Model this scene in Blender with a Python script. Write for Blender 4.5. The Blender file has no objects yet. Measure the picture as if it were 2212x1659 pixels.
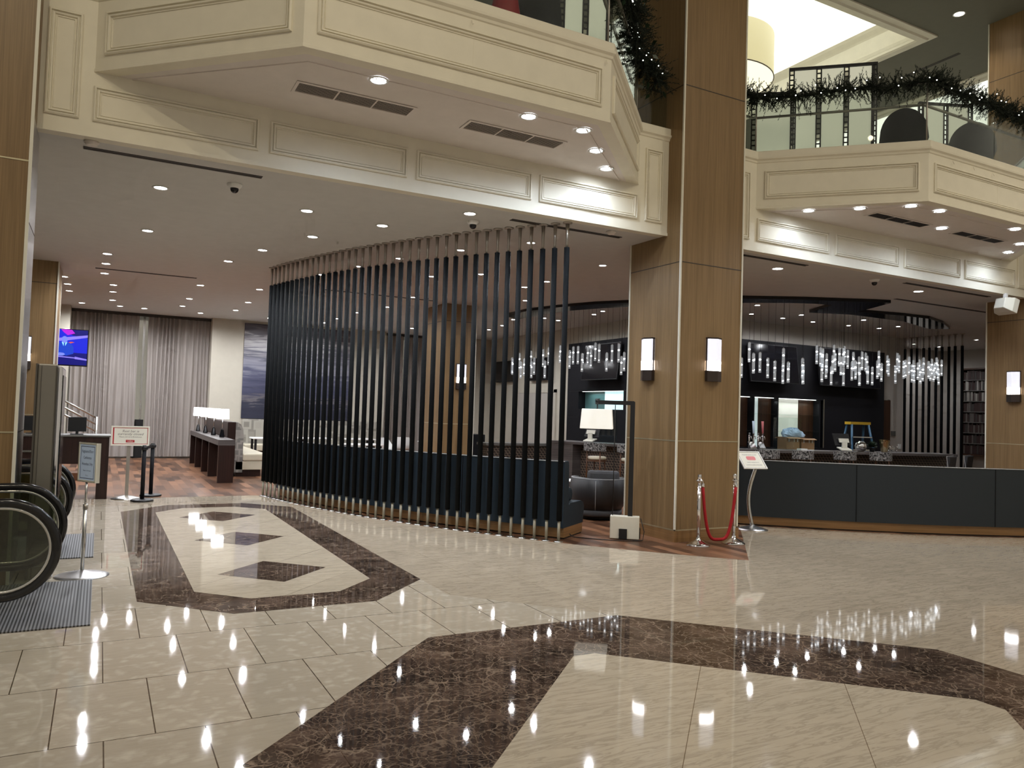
import bpy, bmesh, math, random
from mathutils import Vector, Matrix
random.seed(7)
S = bpy.context.scene
COL = S.collection
R = math.radians
PI = math.pi
# ------------------------------------------------------------------ camera model (also used to read places off the photo)
F, YAW, PIT, ROL, CX, CY, H = 1663.44, 1.08073967, .0368556, .0313452, 1106, 829.5, 1.7
FV = (math.cos(YAW)*math.cos(PIT), math.sin(YAW)*math.cos(PIT), math.sin(PIT))
_r = (math.sin(YAW), -math.cos(YAW), 0)
_u = (_r[1]*FV[2]-_r[2]*FV[1], _r[2]*FV[0]-_r[0]*FV[2], _r[0]*FV[1]-_r[1]*FV[0])
RV = tuple(_r[i]*math.cos(ROL)+_u[i]*math.sin(ROL) for i in range(3))
UV = tuple(-_r[i]*math.sin(ROL)+_u[i]*math.cos(ROL) for i in range(3))
def ray(x, y):
    a = (x-CX)/F; b = -(y-CY)/F
    return tuple(FV[i]+a*RV[i]+b*UV[i] for i in range(3))
def atz(x, y, z=0.0):
    d = ray(x, y); t = (z-H)/d[2]; return Vector((d[0]*t, d[1]*t, z))
def aty(x, y, Y):
    d = ray(x, y); t = Y/d[1]; return Vector((d[0]*t, Y, H+d[2]*t))
def atx(x, y, X):
    d = ray(x, y); t = X/d[0]; return Vector((X, d[1]*t, H+d[2]*t))
def prj(X, Y, Z):
    v = (X, Y, Z-H); w = sum(v[i]*FV[i] for i in range(3))
    return (CX+F*sum(v[i]*RV[i] for i in range(3))/w, CY-F*sum(v[i]*UV[i] for i in range(3))/w)

# ------------------------------------------------------------------ materials
def lin(c):
    c = c/255.0
    return c/12.92 if c <= .04045 else ((c+.055)/1.055)**2.4
def rgb(r, g, b): return (lin(r), lin(g), lin(b), 1)
MATS = {}
def mat(name, col, rough=.5, metal=0, spec=.5, emit=None, es=0, coat=0, alpha=1, bump=None, var=None):
    m = bpy.data.materials.new(name); m.use_nodes = True
    nt = m.node_tree; b = nt.nodes['Principled BSDF']
    b.inputs['Base Color'].default_value = col
    b.inputs['Roughness'].default_value = rough
    b.inputs['Metallic'].default_value = metal
    b.inputs['Specular IOR Level'].default_value = spec
    b.inputs['Coat Weight'].default_value = coat
    if emit:
        b.inputs['Emission Color'].default_value = emit
        b.inputs['Emission Strength'].default_value = es
    # every material carries a faint procedural variation
    sc, amt = var if var else (6, .06)
    geo = nt.nodes.new('ShaderNodeTexCoord')
    n = nt.nodes.new('ShaderNodeTexNoise'); n.inputs['Scale'].default_value = sc; n.inputs['Detail'].default_value = 3
    nt.links.new(geo.outputs['Object'], n.inputs['Vector'])
    mx = nt.nodes.new('ShaderNodeMix'); mx.data_type = 'RGBA'
    mx.inputs[6].default_value = tuple(c*(1-amt) for c in col[:3])+(1,)
    mx.inputs[7].default_value = tuple(min(1, c*(1+amt)) for c in col[:3])+(1,)
    nt.links.new(n.outputs['Fac'], mx.inputs[0]); nt.links.new(mx.outputs[2], b.inputs['Base Color'])
    if bump:
        n2 = nt.nodes.new('ShaderNodeTexNoise'); n2.inputs['Scale'].default_value = bump[0]
        nt.links.new(geo.outputs['Object'], n2.inputs['Vector'])
        bp = nt.nodes.new('ShaderNodeBump'); bp.inputs['Strength'].default_value = bump[1]; bp.inputs['Distance'].default_value = .01
        nt.links.new(n2.outputs['Fac'], bp.inputs['Height']); nt.links.new(bp.outputs['Normal'], b.inputs['Normal'])
    MATS[name] = m
    return m
class NT:
    """tiny node helper"""
    def __init__(s, name, rough=.3, spec=.5, metal=0):
        s.m = bpy.data.materials.new(name); s.m.use_nodes = True; s.t = s.m.node_tree
        s.b = s.t.nodes['Principled BSDF']; s.b.inputs['Roughness'].default_value = rough
        s.b.inputs['Specular IOR Level'].default_value = spec; s.b.inputs['Metallic'].default_value = metal
        s.out = s.t.nodes['Material Output']
    def n(s, typ, **kw):
        x = s.t.nodes.new(typ)
        for k, v in kw.items():
            if k.startswith('i_'): x.inputs[k[2:].replace('_', ' ')].default_value = v
            else: setattr(x, k, v)
        return x
    def l(s, a, b): s.t.links.new(a, b)
    def pos(s, scale=(1, 1, 1), rot=(0, 0, 0), loc=(0, 0, 0), obj=False):
        if obj: g = s.n('ShaderNodeTexCoord').outputs['Object']
        else: g = s.n('ShaderNodeNewGeometry').outputs['Position']
        mp = s.n('ShaderNodeMapping'); mp.inputs['Scale'].default_value = scale
        mp.inputs['Rotation'].default_value = rot; mp.inputs['Location'].default_value = loc
        s.l(g, mp.inputs['Vector']); return mp.outputs['Vector']
    def noise(s, v, scale, detail=4, dist=0, rough=.5):
        x = s.n('ShaderNodeTexNoise'); x.inputs['Scale'].default_value = scale; x.inputs['Detail'].default_value = detail
        x.inputs['Distortion'].default_value = dist; x.inputs['Roughness'].default_value = rough
        s.l(v, x.inputs['Vector']); return x.outputs['Fac']
    def ramp(s, f, stops):
        x = s.n('ShaderNodeValToRGB'); e = x.color_ramp.elements
        while len(e) < len(stops): e.new(.5)
        for k, (p, c) in enumerate(stops): e[k].position = p; e[k].color = c if len(c) == 4 else tuple(c)+(1,)
        s.l(f, x.inputs['Fac']); return x.outputs['Color']
    def mix(s, f, a, b, mode='MIX'):
        x = s.n('ShaderNodeMix', data_type='RGBA', blend_type=mode)
        for sock, v in ((x.inputs[0], f), (x.inputs[6], a), (x.inputs[7], b)):
            if hasattr(v, 'is_linked'): s.l(v, sock)
            elif isinstance(v, (int, float)): sock.default_value = v
            else: sock.default_value = v if len(v) == 4 else tuple(v)+(1,)
        return x.outputs[2]
    def math(s, op, a, b=0):
        x = s.n('ShaderNodeMath', operation=op)
        for sock, v in ((x.inputs[0], a), (x.inputs[1], b)):
            if hasattr(v, 'is_linked'): s.l(v, sock)
            else: sock.default_value = v
        return x.outputs[0]
    def color(s, c): s.l(c, s.b.inputs['Base Color'])
def mk_marble(name, base, dark, light, veinrot, tiles, rough=.04):
    k = NT(name, rough, .5)
    p = k.pos()
    big = k.noise(p, 1.3, 3)
    frag = k.n('ShaderNodeTexVoronoi'); frag.inputs['Scale'].default_value = 9
    dv = k.n('ShaderNodeVectorMath', operation='ADD'); nz = k.n('ShaderNodeTexNoise'); nz.inputs['Scale'].default_value = 5; nz.inputs['Detail'].default_value = 5
    k.l(p, nz.inputs['Vector']); sc = k.n('ShaderNodeVectorMath', operation='SCALE'); sc.inputs['Scale'].default_value = .35
    k.l(nz.outputs['Color'], sc.inputs[0]); k.l(p, dv.inputs[0]); k.l(sc.outputs[0], dv.inputs[1]); k.l(dv.outputs[0], frag.inputs['Vector'])
    c = k.mix(big, dark, base)
    c2 = k.mix(k.math('MULTIPLY', k.ramp(frag.outputs['Distance'], [(0.1, (1, 1, 1)), (.5, (0, 0, 0))]), .75 if tiles > .5 else .2), c, light)
    # directional veining
    v = k.pos(scale=(1.0, 9.0, 1), rot=(0, 0, veinrot))
    vn = k.noise(v, 2.2, 8, .8, .6)
    vr = k.ramp(vn, [(.445, (0, 0, 0)), (.485, (1, 1, 1)), (.50, (1, 1, 1)), (.54, (0, 0, 0))])
    c3 = k.mix(k.math('MULTIPLY', vr, (.62 if tiles == 0 else .55) if tiles < .5 else .16), c2, tuple(x*.62 for x in dark[:3]))
    fine = k.noise(k.pos(scale=(3, 26, 1), rot=(0, 0, veinrot)), 3, 5, .5)
    c3 = k.mix(k.math('MULTIPLY', fine, .22), c3, tuple(x*.72 for x in base[:3]))
    # slab joints
    br = k.n('ShaderNodeTexBrick'); br.inputs['Scale'].default_value = 1
    w, hh = (.474, .89) if tiles > .5 else (.948, 1.78)
    br.inputs['Brick Width'].default_value = w; br.inputs['Row Height'].default_value = hh
    if tiles < 0: br.inputs['Brick Width'].default_value = .91; br.inputs['Row Height'].default_value = 60; br.offset = 0
    br.inputs['Mortar Size'].default_value = .0035 if tiles > .5 else .0022; br.inputs['Mortar Smooth'].default_value = .1
    br.inputs['Color1'].default_value = (1, 1, 1, 1); br.inputs['Color2'].default_value = (.92, .92, .92, 1); br.inputs['Mortar'].default_value = (.18, .15, .12, 1) if tiles > .5 else ((.70, .66, .60, 1) if tiles == 0 else (.35, .30, .25, 1))
    k.l(k.pos(loc=(-.09+w/2, -5.26, 0)) if tiles >= 0 else k.pos(loc=(.26, 30, 0), rot=(0, 0, R(45))), br.inputs['Vector'])
    c4 = k.mix(1.0, c3, br.outputs['Color'], 'MULTIPLY')
    k.color(c4)
    rr = k.noise(p, 3, 3); k.l(k.math('ADD', k.math('MULTIPLY', rr, .05), rough-.02), k.b.inputs['Roughness'])
    MATS[name] = k.m
mk_marble('marble_tile', (.53, .465, .370), (.44, .38, .295), (.64, .575, .475), .1, 1)
mk_marble('marble_slab', (.53, .45, .345), (.43, .36, .27), (.61, .53, .42), R(85), 0)
mk_marble('marble_inner', (.58, .50, .385), (.50, .425, .32), (.64, .56, .45), R(45), -1)
def mk_emperador():
    k = NT('emperador', .03, .5)
    p = k.pos()
    nz = k.n('ShaderNodeTexNoise'); nz.inputs['Scale'].default_value = 3.5; nz.inputs['Detail'].default_value = 6
    k.l(p, nz.inputs['Vector']); sc = k.n('ShaderNodeVectorMath', operation='SCALE'); sc.inputs['Scale'].default_value = .28
    k.l(nz.outputs['Color'], sc.inputs[0]); ad = k.n('ShaderNodeVectorMath', operation='ADD'); k.l(p, ad.inputs[0]); k.l(sc.outputs[0], ad.inputs[1])
    base = k.ramp(k.noise(p, 2.5, 5), [(.3, (.022, .014, .011)), (.5, (.062, .040, .030)), (.72, (.15, .10, .075))])
    c = base
    for s, a, w in ((4, .8, .03), (11, .7, .06), (26, .5, .09)):
        vo = k.n('ShaderNodeTexVoronoi', feature='DISTANCE_TO_EDGE'); vo.inputs['Scale'].default_value = s; k.l(ad.outputs[0], vo.inputs['Vector'])
        f = k.ramp(vo.outputs['Distance'], [(0, (1, 1, 1)), (w, (0, 0, 0))])
        msk = k.ramp(k.noise(p, s*.6, 3), [(.38, (0, 0, 0)), (.56, (1, 1, 1))])
        c = k.mix(k.math('MULTIPLY', k.math('MULTIPLY', f, msk), a), c, (.36, .27, .20))
    br = k.n('ShaderNodeTexBrick'); br.inputs['Scale'].default_value = 1; br.inputs['Brick Width'].default_value = .95; br.inputs['Row Height'].default_value = .86
    br.inputs['Mortar Size'].default_value = .002; br.inputs['Color1'].default_value = (1, 1, 1, 1); br.inputs['Color2'].default_value = (.72, .72, .72, 1); br.inputs['Mortar'].default_value = (.5, .4, .3, 1)
    k.l(k.pos(loc=(.3, .2, 0)), br.inputs['Vector']); c = k.mix(1.0, c, br.outputs['Color'], 'MULTIPLY')
    k.color(c); MATS['emperador'] = k.m
mk_emperador()
def mk_woodfloor():
    k = NT('wood_planks', .33, .18)
    rot = R(90)
    br = k.n('ShaderNodeTexBrick'); br.inputs['Scale'].default_value = 1; br.inputs['Brick Width'].default_value = .9; br.inputs['Row Height'].default_value = .15
    br.inputs['Mortar Size'].default_value = .0015; br.inputs['Color1'].default_value = (.030, .012, .007, 1); br.inputs['Color2'].default_value = (.27, .13, .07, 1); br.inputs['Mortar'].default_value = (.02, .01, .006, 1)
    br.offset = .37; k.l(k.pos(rot=(0, 0, rot)), br.inputs['Vector'])
    g = k.ramp(k.noise(k.pos(scale=(1.2, 22, 1), rot=(0, 0, rot)), 2, 5, .6), [(.4, (0, 0, 0)), (.7, (1, 1, 1))])
    c = k.mix(k.math('MULTIPLY', g, .35), br.outputs['Color'], (.20, .11, .068))
    k.color(c); MATS['wood_planks'] = k.m
mk_woodfloor()
def mk_veneer(name, a, b, rough=.38, sx=1.0, horizontal=False):
    k = NT(name, rough, .4)
    s1 = (55, 55, .9) if not horizontal else (.9, .9, 55)
    s2 = (14, 14, .25) if not horizontal else (.25, .25, 14)
    f = k.noise(k.pos(scale=s1), 1.6*sx, 4, .2); f2 = k.noise(k.pos(scale=s2), 1, 3, .4)
    m = k.math('ADD', k.math('MULTIPLY', f, .6), k.math('MULTIPLY', f2, .4))
    k.color(k.ramp(m, [(.36, a), (.64, b)])); MATS[name] = k.m
mk_veneer('veneer', (.19, .118, .053), (.285, .185, .088))
mk_veneer('oak_base', (.21, .115, .045), (.32, .18, .075), horizontal=True)
mk_veneer('dark_wood', (.010, .004, .003), (.030, .011, .008), .35)
mk_veneer('walnut', (.030, .013, .007), (.075, .034, .018), .4)
mk_veneer('stool_wood', (.07, .028, .012), (.14, .058, .026), .4)
mk_veneer('grey_wood', (.045, .038, .036), (.12, .105, .10), .4, 1, True)
mat('ceiling_paint', rgb(206, 205, 202), .8)
mat('soffit_paint', rgb(226, 218, 212), .7)
mat('cream_paint', rgb(230, 224, 206), .55)
mat('wall_paint', rgb(188, 182, 168), .8)
mat('wall_dark', rgb(176, 170, 162), .8)
mat('upper_ceiling', rgb(112, 110, 98), .85)
mat('steel', (.62, .62, .60, 1), .25, 1)
mat('brushed', (.55, .54, .54, 1), .32, 1, var=(40, .12))
mat('chrome', (.85, .85, .86, 1), .06, 1)
mat('nickel', (.40, .37, .33, 1), .45, 1)
mat('rod_grey', rgb(150, 145, 130), .5, .25)
mat('bronze', (.06, .045, .038, 1), .35, .6)
mat('groove', rgb(190, 180, 150), .35, .7)
mat('groove_dark', rgb(60, 52, 42), .5)
mat('black', (.006, .006, .007, 1), .45)
mat('black_gloss', (.006, .006, .008, 1), .12)
mat('black_soft', (.006, .006, .008, 1), .7, spec=.2)
mat('sleeve', (.0045, .0055, .0065, 1), .75, spec=.12)
mat('charcoal', (.022, .022, .024, 1), .8, bump=(220, .3))
mat('grey_tweed', (.085, .085, .09, 1), .9, var=(160, .5), bump=(300, .5))
mat('leather', (.018, .016, .016, 1), .45)
mat('piping', (.30, .30, .30, 1), .5)
mat('navy_fabric', (.009, .022, .038, 1), .75, var=(90, .15), bump=(400, .2))
mat('slate_fabric', (.015, .021, .027, 1), .8, var=(120, .12), bump=(400, .25))
mat('cream_leather', rgb(200, 192, 170), .5)
mat('white', (.82, .82, .80, 1), .4)
mat('offwhite', rgb(225, 222, 208), .4)
mat('white_gloss', (.85, .85, .86, 1), .1)
mat('kiosk_metal', rgb(134, 130, 122), .38, .55)
mat('kiosk_side', rgb(90, 86, 80), .45, .4)
mat('rubber', (.008, .008, .009, 1), .16)
mat('red_velvet', (.36, .006, .012, 1), .8, var=(60, .2))
mat('red_ink', rgb(170, 40, 48), .6)
mat('pink_ink', rgb(212, 120, 122), .6)
mat('red_paint', rgb(180, 20, 30), .5)
mat('ink', (.02, .02, .06, 1), .6)
mat('grey_ink', (.16, .14, .13, 1), .6)
mat('blue_paper', rgb(196, 212, 232), .4, emit=rgb(196, 212, 232), es=.12)  # paper given a faint glow of its own to look brighter
mat('cardboard', rgb(150, 118, 84), .8)
mat('cloth_blue', rgb(170, 196, 220), .9)
mat('ladder_blue', rgb(44, 84, 112), .4)
mat('ladder_yellow', rgb(205, 165, 40), .5)
mat('gold', (.75, .62, .38, 1), .12, 1)
mat('plant', (.012, .030, .010, 1), .7, var=(30, .5))
mat('needles', (.007, .013, .006, 1), .85, var=(14, .5))
mat('magnolia', (.014, .030, .012, 1), .3)
mat('grille', rgb(176, 168, 160), .5)
mat('grille_dark', rgb(48, 44, 44), .6)
mat('slot', rgb(52, 46, 42), .6)
mat('canopy', (.006, .006, .007, 1), .1)
mat('bluegreen_glass', (.10, .20, .20, 1), .1)
mat('stone_grey', rgb(96, 94, 90), .4)
mat('window_view', rgb(150, 142, 130), .9, emit=rgb(150, 142, 130), es=1.1)  # light on the outside wall is put in as a glow
mat('book_a', (.030, .012, .010, 1), .6); mat('book_b', (.035, .030, .028, 1), .6); mat('book_c', (.30, .28, .25, 1), .6); mat('book_d', (.10, .085, .075, 1), .6)
def emis(name, col, st):
    k = NT(name, .5); k.b.inputs['Base Color'].default_value = (0.6, .6, .6, 1)
    e = k.b.inputs['Emission Color']; f = k.noise(k.pos(), 2, 1)
    k.l(k.mix(f, tuple(c*.97 for c in col), col), e); k.b.inputs['Emission Strength'].default_value = st
    MATS[name] = k.m; return k
emis('lamp_cool', (1, .97, .95), 60)
emis('lamp_bay', (.86, .92, 1.0), 60)
emis('lamp_warm', (1, .80, .58), 22)
emis('shade_white', (.95, .97, 1), 2.6)
emis('shade_warm', (1, .94, .80), .5)
emis('sconce_glass', (.88, .88, 1.0), .62)
emis('sconce_hot', (1.0, .95, .94), 8)
emis('tray_glow', (.98, 1.0, .86), 1.05)
emis('drum_side', (.95, .84, .40), .52)
emis('drum_bottom', (.98, .92, .66), .95)
emis('fairy', (1, .97, .88), 9)
emis('niche_glow', (.55, .85, .90), .75)
emis('niche_cream', (.80, .82, .66), .30)
emis('niche_pale', (.62, .80, .78), .42)
emis('niche_strip', (.95, 1, .95), 2.2)
emis('frosted_lit', (.78, .78, .56), .40)  # divider panels: brightness of the frosted glass put in as a glow
emis('node_light', (1, .98, .95), 6)
def glassy(name, tint, gl=.12, rough=.02, em=0, fres=True):
    k = NT(name); t = k.t
    tr = k.n('ShaderNodeBsdfTransparent'); tr.inputs['Color'].default_value = tint
    g = k.n('ShaderNodeBsdfGlossy'); g.inputs['Roughness'].default_value = rough; g.inputs['Color'].default_value = (1, 1, 1, 1)
    mx = k.n('ShaderNodeMixShader')
    lw = k.n('ShaderNodeLayerWeight'); lw.inputs['Blend'].default_value = .12
    nz = k.noise(k.pos(), 1.5, 1)
    fac = k.math('ADD', k.math('MULTIPLY', lw.outputs['Fresnel'], .5), k.math('MULTIPLY', nz, gl))
    k.l(fac, mx.inputs[0]); k.l(tr.outputs[0], mx.inputs[1]); k.l(g.outputs[0], mx.inputs[2])
    last = mx.outputs[0]
    if em:
        e = k.n('ShaderNodeEmission'); e.inputs['Strength'].default_value = em
        ad = k.n('ShaderNodeAddShader'); k.l(last, ad.inputs[0]); k.l(e.outputs[0], ad.inputs[1]); last = ad.outputs[0]
    k.l(last, k.out.inputs['Surface']); MATS[name] = k.m
glassy('glass_rail', (.82, .85, .82, 1), .05)
glassy('glass_clear', (.90, .95, .93, 1), .08)
glassy('glass_escalator', (.55, .58, .50, 1), .08)
glassy('crystal', (.86, .88, .90, 1), .22, .08, .06)
glassy('window_glass', (.80, .82, .82, 1), .22)
def mk_curtain():
    k = NT('curtain', .9, .2)
    c = k.mix(k.noise(k.pos(scale=(1, 1, .1)), 8, 3), rgb(150, 141, 134), rgb(182, 174, 169)); k.color(c)
    tl = k.n('ShaderNodeBsdfTranslucent'); k.l(c, tl.inputs['Color'])
    mx = k.n('ShaderNodeMixShader'); mx.inputs[0].default_value = .25
    k.l(k.b.outputs[0], mx.inputs[1]); k.l(tl.outputs[0], mx.inputs[2]); k.l(mx.outputs[0], k.out.inputs['Surface'])
    MATS['curtain'] = k.m
mk_curtain()
def mk_hex():
    k = NT('hex_front', .5)
    v = k.n('ShaderNodeTexVoronoi', feature='DISTANCE_TO_EDGE'); v.inputs['Scale'].default_value = 15; v.inputs['Randomness'].default_value = .0
    # skewed lattice gives six-sided cells
    mp = k.pos(scale=(1, 1, 1.15), rot=(0, 0, R(45)))
    sx = k.n('ShaderNodeSeparateXYZ'); k.l(mp, sx.inputs[0]); cb = k.n('ShaderNodeCombineXYZ')
    k.l(k.math('ADD', sx.outputs[0], k.math('MULTIPLY', sx.outputs[2], .5)), cb.inputs[0]); k.l(sx.outputs[2], cb.inputs[1])
    v.voronoi_dimensions = '2D'; k.l(cb.outputs[0], v.inputs['Vector'])
    k.color(k.ramp(v.outputs['Distance'], [(.10, (.15, .11, .08)), (.18, (.012, .008, .006))])); MATS['hex_front'] = k.m
mk_hex()
def mk_pattern(name, a, b, scale):
    k = NT(name, .8)
    v = k.n('ShaderNodeTexVoronoi', distance='CHEBYCHEV', feature='F1'); v.inputs['Scale'].default_value = scale
    k.l(k.pos(obj=True), v.inputs['Vector'])
    k.color(k.ramp(v.outputs['Distance'], [(.22, a), (.30, b), (.42, b), (.5, a)])); MATS[name] = k.m
mk_pattern('stool_pattern', (.015, .014, .014), (.30, .29, .28), 26)
mk_pattern('wall_cushion', rgb(128, 124, 116), rgb(162, 158, 148), 3.2)
mk_pattern('seat_back_pattern', rgb(118, 116, 112), rgb(150, 146, 140), 5)
def mk_painting():
    k = NT('seascape', .45)
    g = k.n('ShaderNodeNewGeometry'); sx = k.n('ShaderNodeSeparateXYZ'); k.l(g.outputs['Position'], sx.inputs[0])
    st = k.noise(k.pos(scale=(.5, .5, 5)), 1.6, 8, .8, .62)
    h = k.math('ADD', k.math('DIVIDE', k.math('SUBTRACT', sx.outputs[2], 1.25), 2.97), k.math('MULTIPLY', k.math('SUBTRACT', st, .5), .55))
    c = k.ramp(h, [(0, rgb(34, 36, 54)), (.17, rgb(48, 50, 66)), (.2, rgb(104, 100, 104)), (.27, rgb(58, 60, 84)), (.45, rgb(84, 86, 108)), (.58, rgb(140, 140, 152)), (.68, rgb(92, 92, 106)), (.80, rgb(178, 176, 178)), (.88, rgb(100, 96, 104)), (1, rgb(66, 62, 74))])
    k.color(c); MATS['seascape'] = k.m
mk_painting()
def mk_mat():
    k = NT('ribbed_mat', .6)
    w = k.n('ShaderNodeTexWave', wave_type='BANDS', bands_direction='Y'); w.inputs['Scale'].default_value = 13.0
    k.l(k.pos(rot=(0, 0, R(90))), w.inputs['Vector'])
    k.color(k.ramp(w.outputs['Fac'], [(.35, (.014, .014, .015)), (.65, (.17, .17, .18))])); MATS['ribbed_mat'] = k.m
mk_mat()
def mk_boxes():
    k = NT('lattice', .6)
    k.color(k.mix(k.noise(k.pos(obj=True), 8), (.008, .008, .009), (.02, .02, .02))); MATS['lattice'] = k.m
mk_boxes()
for nm, c, st in (('tv_blue', (.01, .02, .75), .9), ('tv_deep', (.004, .004, .20), .8), ('tv_suit', (.01, .06, .62), .9), ('tv_skin', (.20, .26, .85), 1.0), ('tv_band', (.30, .24, .95), .9), ('tv_cyan', (.05, .45, 1.0), 1.0), ('tv_magenta', (.55, .02, .75), .9), ('tv_red', (.8, .12, .08), .8), ('tv_shirt', (.3, .75, 1.0), 1.1)):
    emis(nm, c, st); MATS[nm].node_tree.nodes['Principled BSDF'].inputs['Base Color'].default_value = (.01, .01, .02, 1); MATS[nm].node_tree.nodes['Principled BSDF'].inputs['Specular IOR Level'].default_value = .1
M = MATS

# ------------------------------------------------------------------ mesh builder
class MB:
    def __init__(s): s.v = []; s.f = []; s.mi = []; s.mats = []; s.sm = []
    def _m(s, m):
        if m is None: return 0
        if m not in s.mats: s.mats.append(m)
        return s.mats.index(m)
    def add(s, vs, fs, m=None, smooth=False):
        o = len(s.v); s.v += [tuple(x) for x in vs]; k = s._m(m)
        for f in fs: s.f.append(tuple(o+i for i in f)); s.mi.append(k); s.sm.append(smooth)
        return s
    def box(s, a, b, m=None):
        x0, y0, z0 = a; x1, y1, z1 = b
        vs = [(x0, y0, z0), (x1, y0, z0), (x1, y1, z0), (x0, y1, z0), (x0, y0, z1), (x1, y0, z1), (x1, y1, z1), (x0, y1, z1)]
        return s.add(vs, [(0, 3, 2, 1), (4, 5, 6, 7), (0, 1, 5, 4), (1, 2, 6, 5), (2, 3, 7, 6), (3, 0, 4, 7)], m)
    def obox(s, c, ux, uy, uz, hx, hy, hz, m=None):
        c = Vector(c); ux = Vector(ux).normalized(); uy = Vector(uy).normalized(); uz = Vector(uz).normalized()
        vs = [c+ux*(sx*hx)+uy*(sy*hy)+uz*(sz*hz) for sz in (-1, 1) for sx, sy in ((-1, -1), (1, -1), (1, 1), (-1, 1))]
        return s.add(vs, [(0, 3, 2, 1), (4, 5, 6, 7), (0, 1, 5, 4), (1, 2, 6, 5), (2, 3, 7, 6), (3, 0, 4, 7)], m)
    def prism(s, pts, z0, z1, m=None):
        n = len(pts); vs = [(p[0], p[1], z0) for p in pts]+[(p[0], p[1], z1) for p in pts]
        fs = [tuple(range(n-1, -1, -1)), tuple(range(n, 2*n))]+[(i, (i+1) % n, n+(i+1) % n, n+i) for i in range(n)]
        return s.add(vs, fs, m)
    def poly(s, pts, m=None): return s.add(pts, [tuple(range(len(pts)))], m)
    def tube(s, path, r, n=8, m=None, cap=True, smooth=True):
        path = [Vector(p) for p in path]; rr = r if isinstance(r, (list, tuple)) else [r]*len(path)
        vs = []; up = None
        for i, p in enumerate(path):
            d = (path[min(i+1, len(path)-1)]-path[max(i-1, 0)]).normalized()
            if up is None:
                up = Vector((0, 0, 1)) if abs(d.z) < .9 else Vector((1, 0, 0))
            a = d.cross(up).normalized(); b = a.cross(d).normalized(); up = b
            for k in range(n):
                t = 2*PI*k/n; vs.append(p+a*(math.cos(t)*rr[i])+b*(math.sin(t)*rr[i]))
        L = len(path); fs = [(i*n+k, i*n+(k+1) % n, (i+1)*n+(k+1) % n, (i+1)*n+k) for i in range(L-1) for k in range(n)]
        s.add(vs, fs, m, smooth)
        if cap: s.add(vs[:n], [tuple(range(n-1, -1, -1))], m); s.add(vs[-n:], [tuple(range(n))], m)
        return s
    def cyl(s, x, y, z0, z1, r, n=16, m=None): return s.tube([(x, y, z0), (x, y, z1)], r, n, m)
    def lathe(s, c, prof, n=24, m=None, smooth=True, cap=True):
        cx, cy, cz = c; vs = [(cx+r*math.cos(2*PI*k/n), cy+r*math.sin(2*PI*k/n), cz+z) for r, z in prof for k in range(n)]
        L = len(prof); fs = [(i*n+k, i*n+(k+1) % n, (i+1)*n+(k+1) % n, (i+1)*n+k) for i in range(L-1) for k in range(n)]
        s.add(vs, fs, m, smooth)
        if cap and prof[0][0] > 1e-4: s.add(vs[:n], [tuple(range(n-1, -1, -1))], m)
        if cap and prof[-1][0] > 1e-4: s.add(vs[-n:], [tuple(range(n))], m)
        return s
    def sweep(s, path, prof, closed=False, m=None, cap=True, smooth=False):
        """profile points (out, z) carried along a plan polyline; out is to the right-hand side of travel; mitred"""
        n = len(path); P = [Vector((p[0], p[1])) for p in path]; vs = []
        for i in range(n):
            if closed: d0 = (P[i]-P[i-1]).normalized(); d1 = (P[(i+1) % n]-P[i]).normalized()
            else:
                d1 = (P[min(i+1, n-1)]-P[min(i, n-2)]).normalized() if i < n-1 else (P[i]-P[i-1]).normalized()
                d0 = (P[i]-P[i-1]).normalized() if i > 0 else d1
            n0 = Vector((d0.y, -d0.x)); n1 = Vector((d1.y, -d1.x)); nn = (n0+n1).normalized(); k = 1/max(.3, nn.dot(n0))
            for o, z in prof: q = P[i]+nn*(o*k); vs.append((q.x, q.y, z))
        L = len(prof); rng = range(n if closed else n-1)
        fs = [(i*L+j, ((i+1) % n)*L+j, ((i+1) % n)*L+(j+1) % L, i*L+(j+1) % L) for i in rng for j in range(L)]
        s.add(vs, fs, m, smooth)
        if cap and not closed:
            s.add(vs[:L], [tuple(range(L))], m); s.add(vs[-L:], [tuple(range(L-1, -1, -1))], m)
        return s
    def frame(s, o, u, v, nrm, w, h, prof, m=None):
        """mitred rectangular moulding; prof = [(inset, height)]"""
        o, u, v, nrm = Vector(o), Vector(u).normalized(), Vector(v).normalized(), Vector(nrm).normalized()
        vs = []
        for t, hh in prof:
            for a, b in ((t, t), (w-t, t), (w-t, h-t), (t, h-t)): vs.append(o+u*a+v*b+nrm*hh)
        fs = [(i*4+k, i*4+(k+1) % 4, (i+1)*4+(k+1) % 4, (i+1)*4+k) for i in range(len(prof)-1) for k in range(4)]
        return s.add(vs, fs, m)
    def disk(s, c, r, n=16, m=None, nz=-1):
        vs = [(c[0]+r*math.cos(2*PI*k/n), c[1]+r*math.sin(2*PI*k/n), c[2]) for k in range(n)]
        return s.add(vs, [tuple(range(n)) if nz > 0 else tuple(range(n-1, -1, -1))], m)
    def build(s, name, m=None, parent=None, origin=None, fix=True, bevel=0, autosmooth=False):
        me = bpy.data.meshes.new(name)
        o = Vector(origin) if origin is not None else Vector((0, 0, 0))
        me.from_pydata([tuple(Vector(p)-o) for p in s.v], [], s.f)
        for mm in s.mats: me.materials.append(M[mm])
        if m and not s.mats: me.materials.append(M[m])
        if s.mats:
            for p, k in zip(me.polygons, s.mi): p.material_index = k
        for p, sm in zip(me.polygons, s.sm): p.use_smooth = sm
        if fix:
            bm = bmesh.new(); bm.from_mesh(me); bmesh.ops.remove_doubles(bm, verts=bm.verts, dist=1e-5)
            bmesh.ops.recalc_face_normals(bm, faces=bm.faces); bm.to_mesh(me); bm.free()
        ob = bpy.data.objects.new(name, me); COL.objects.link(ob)
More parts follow.
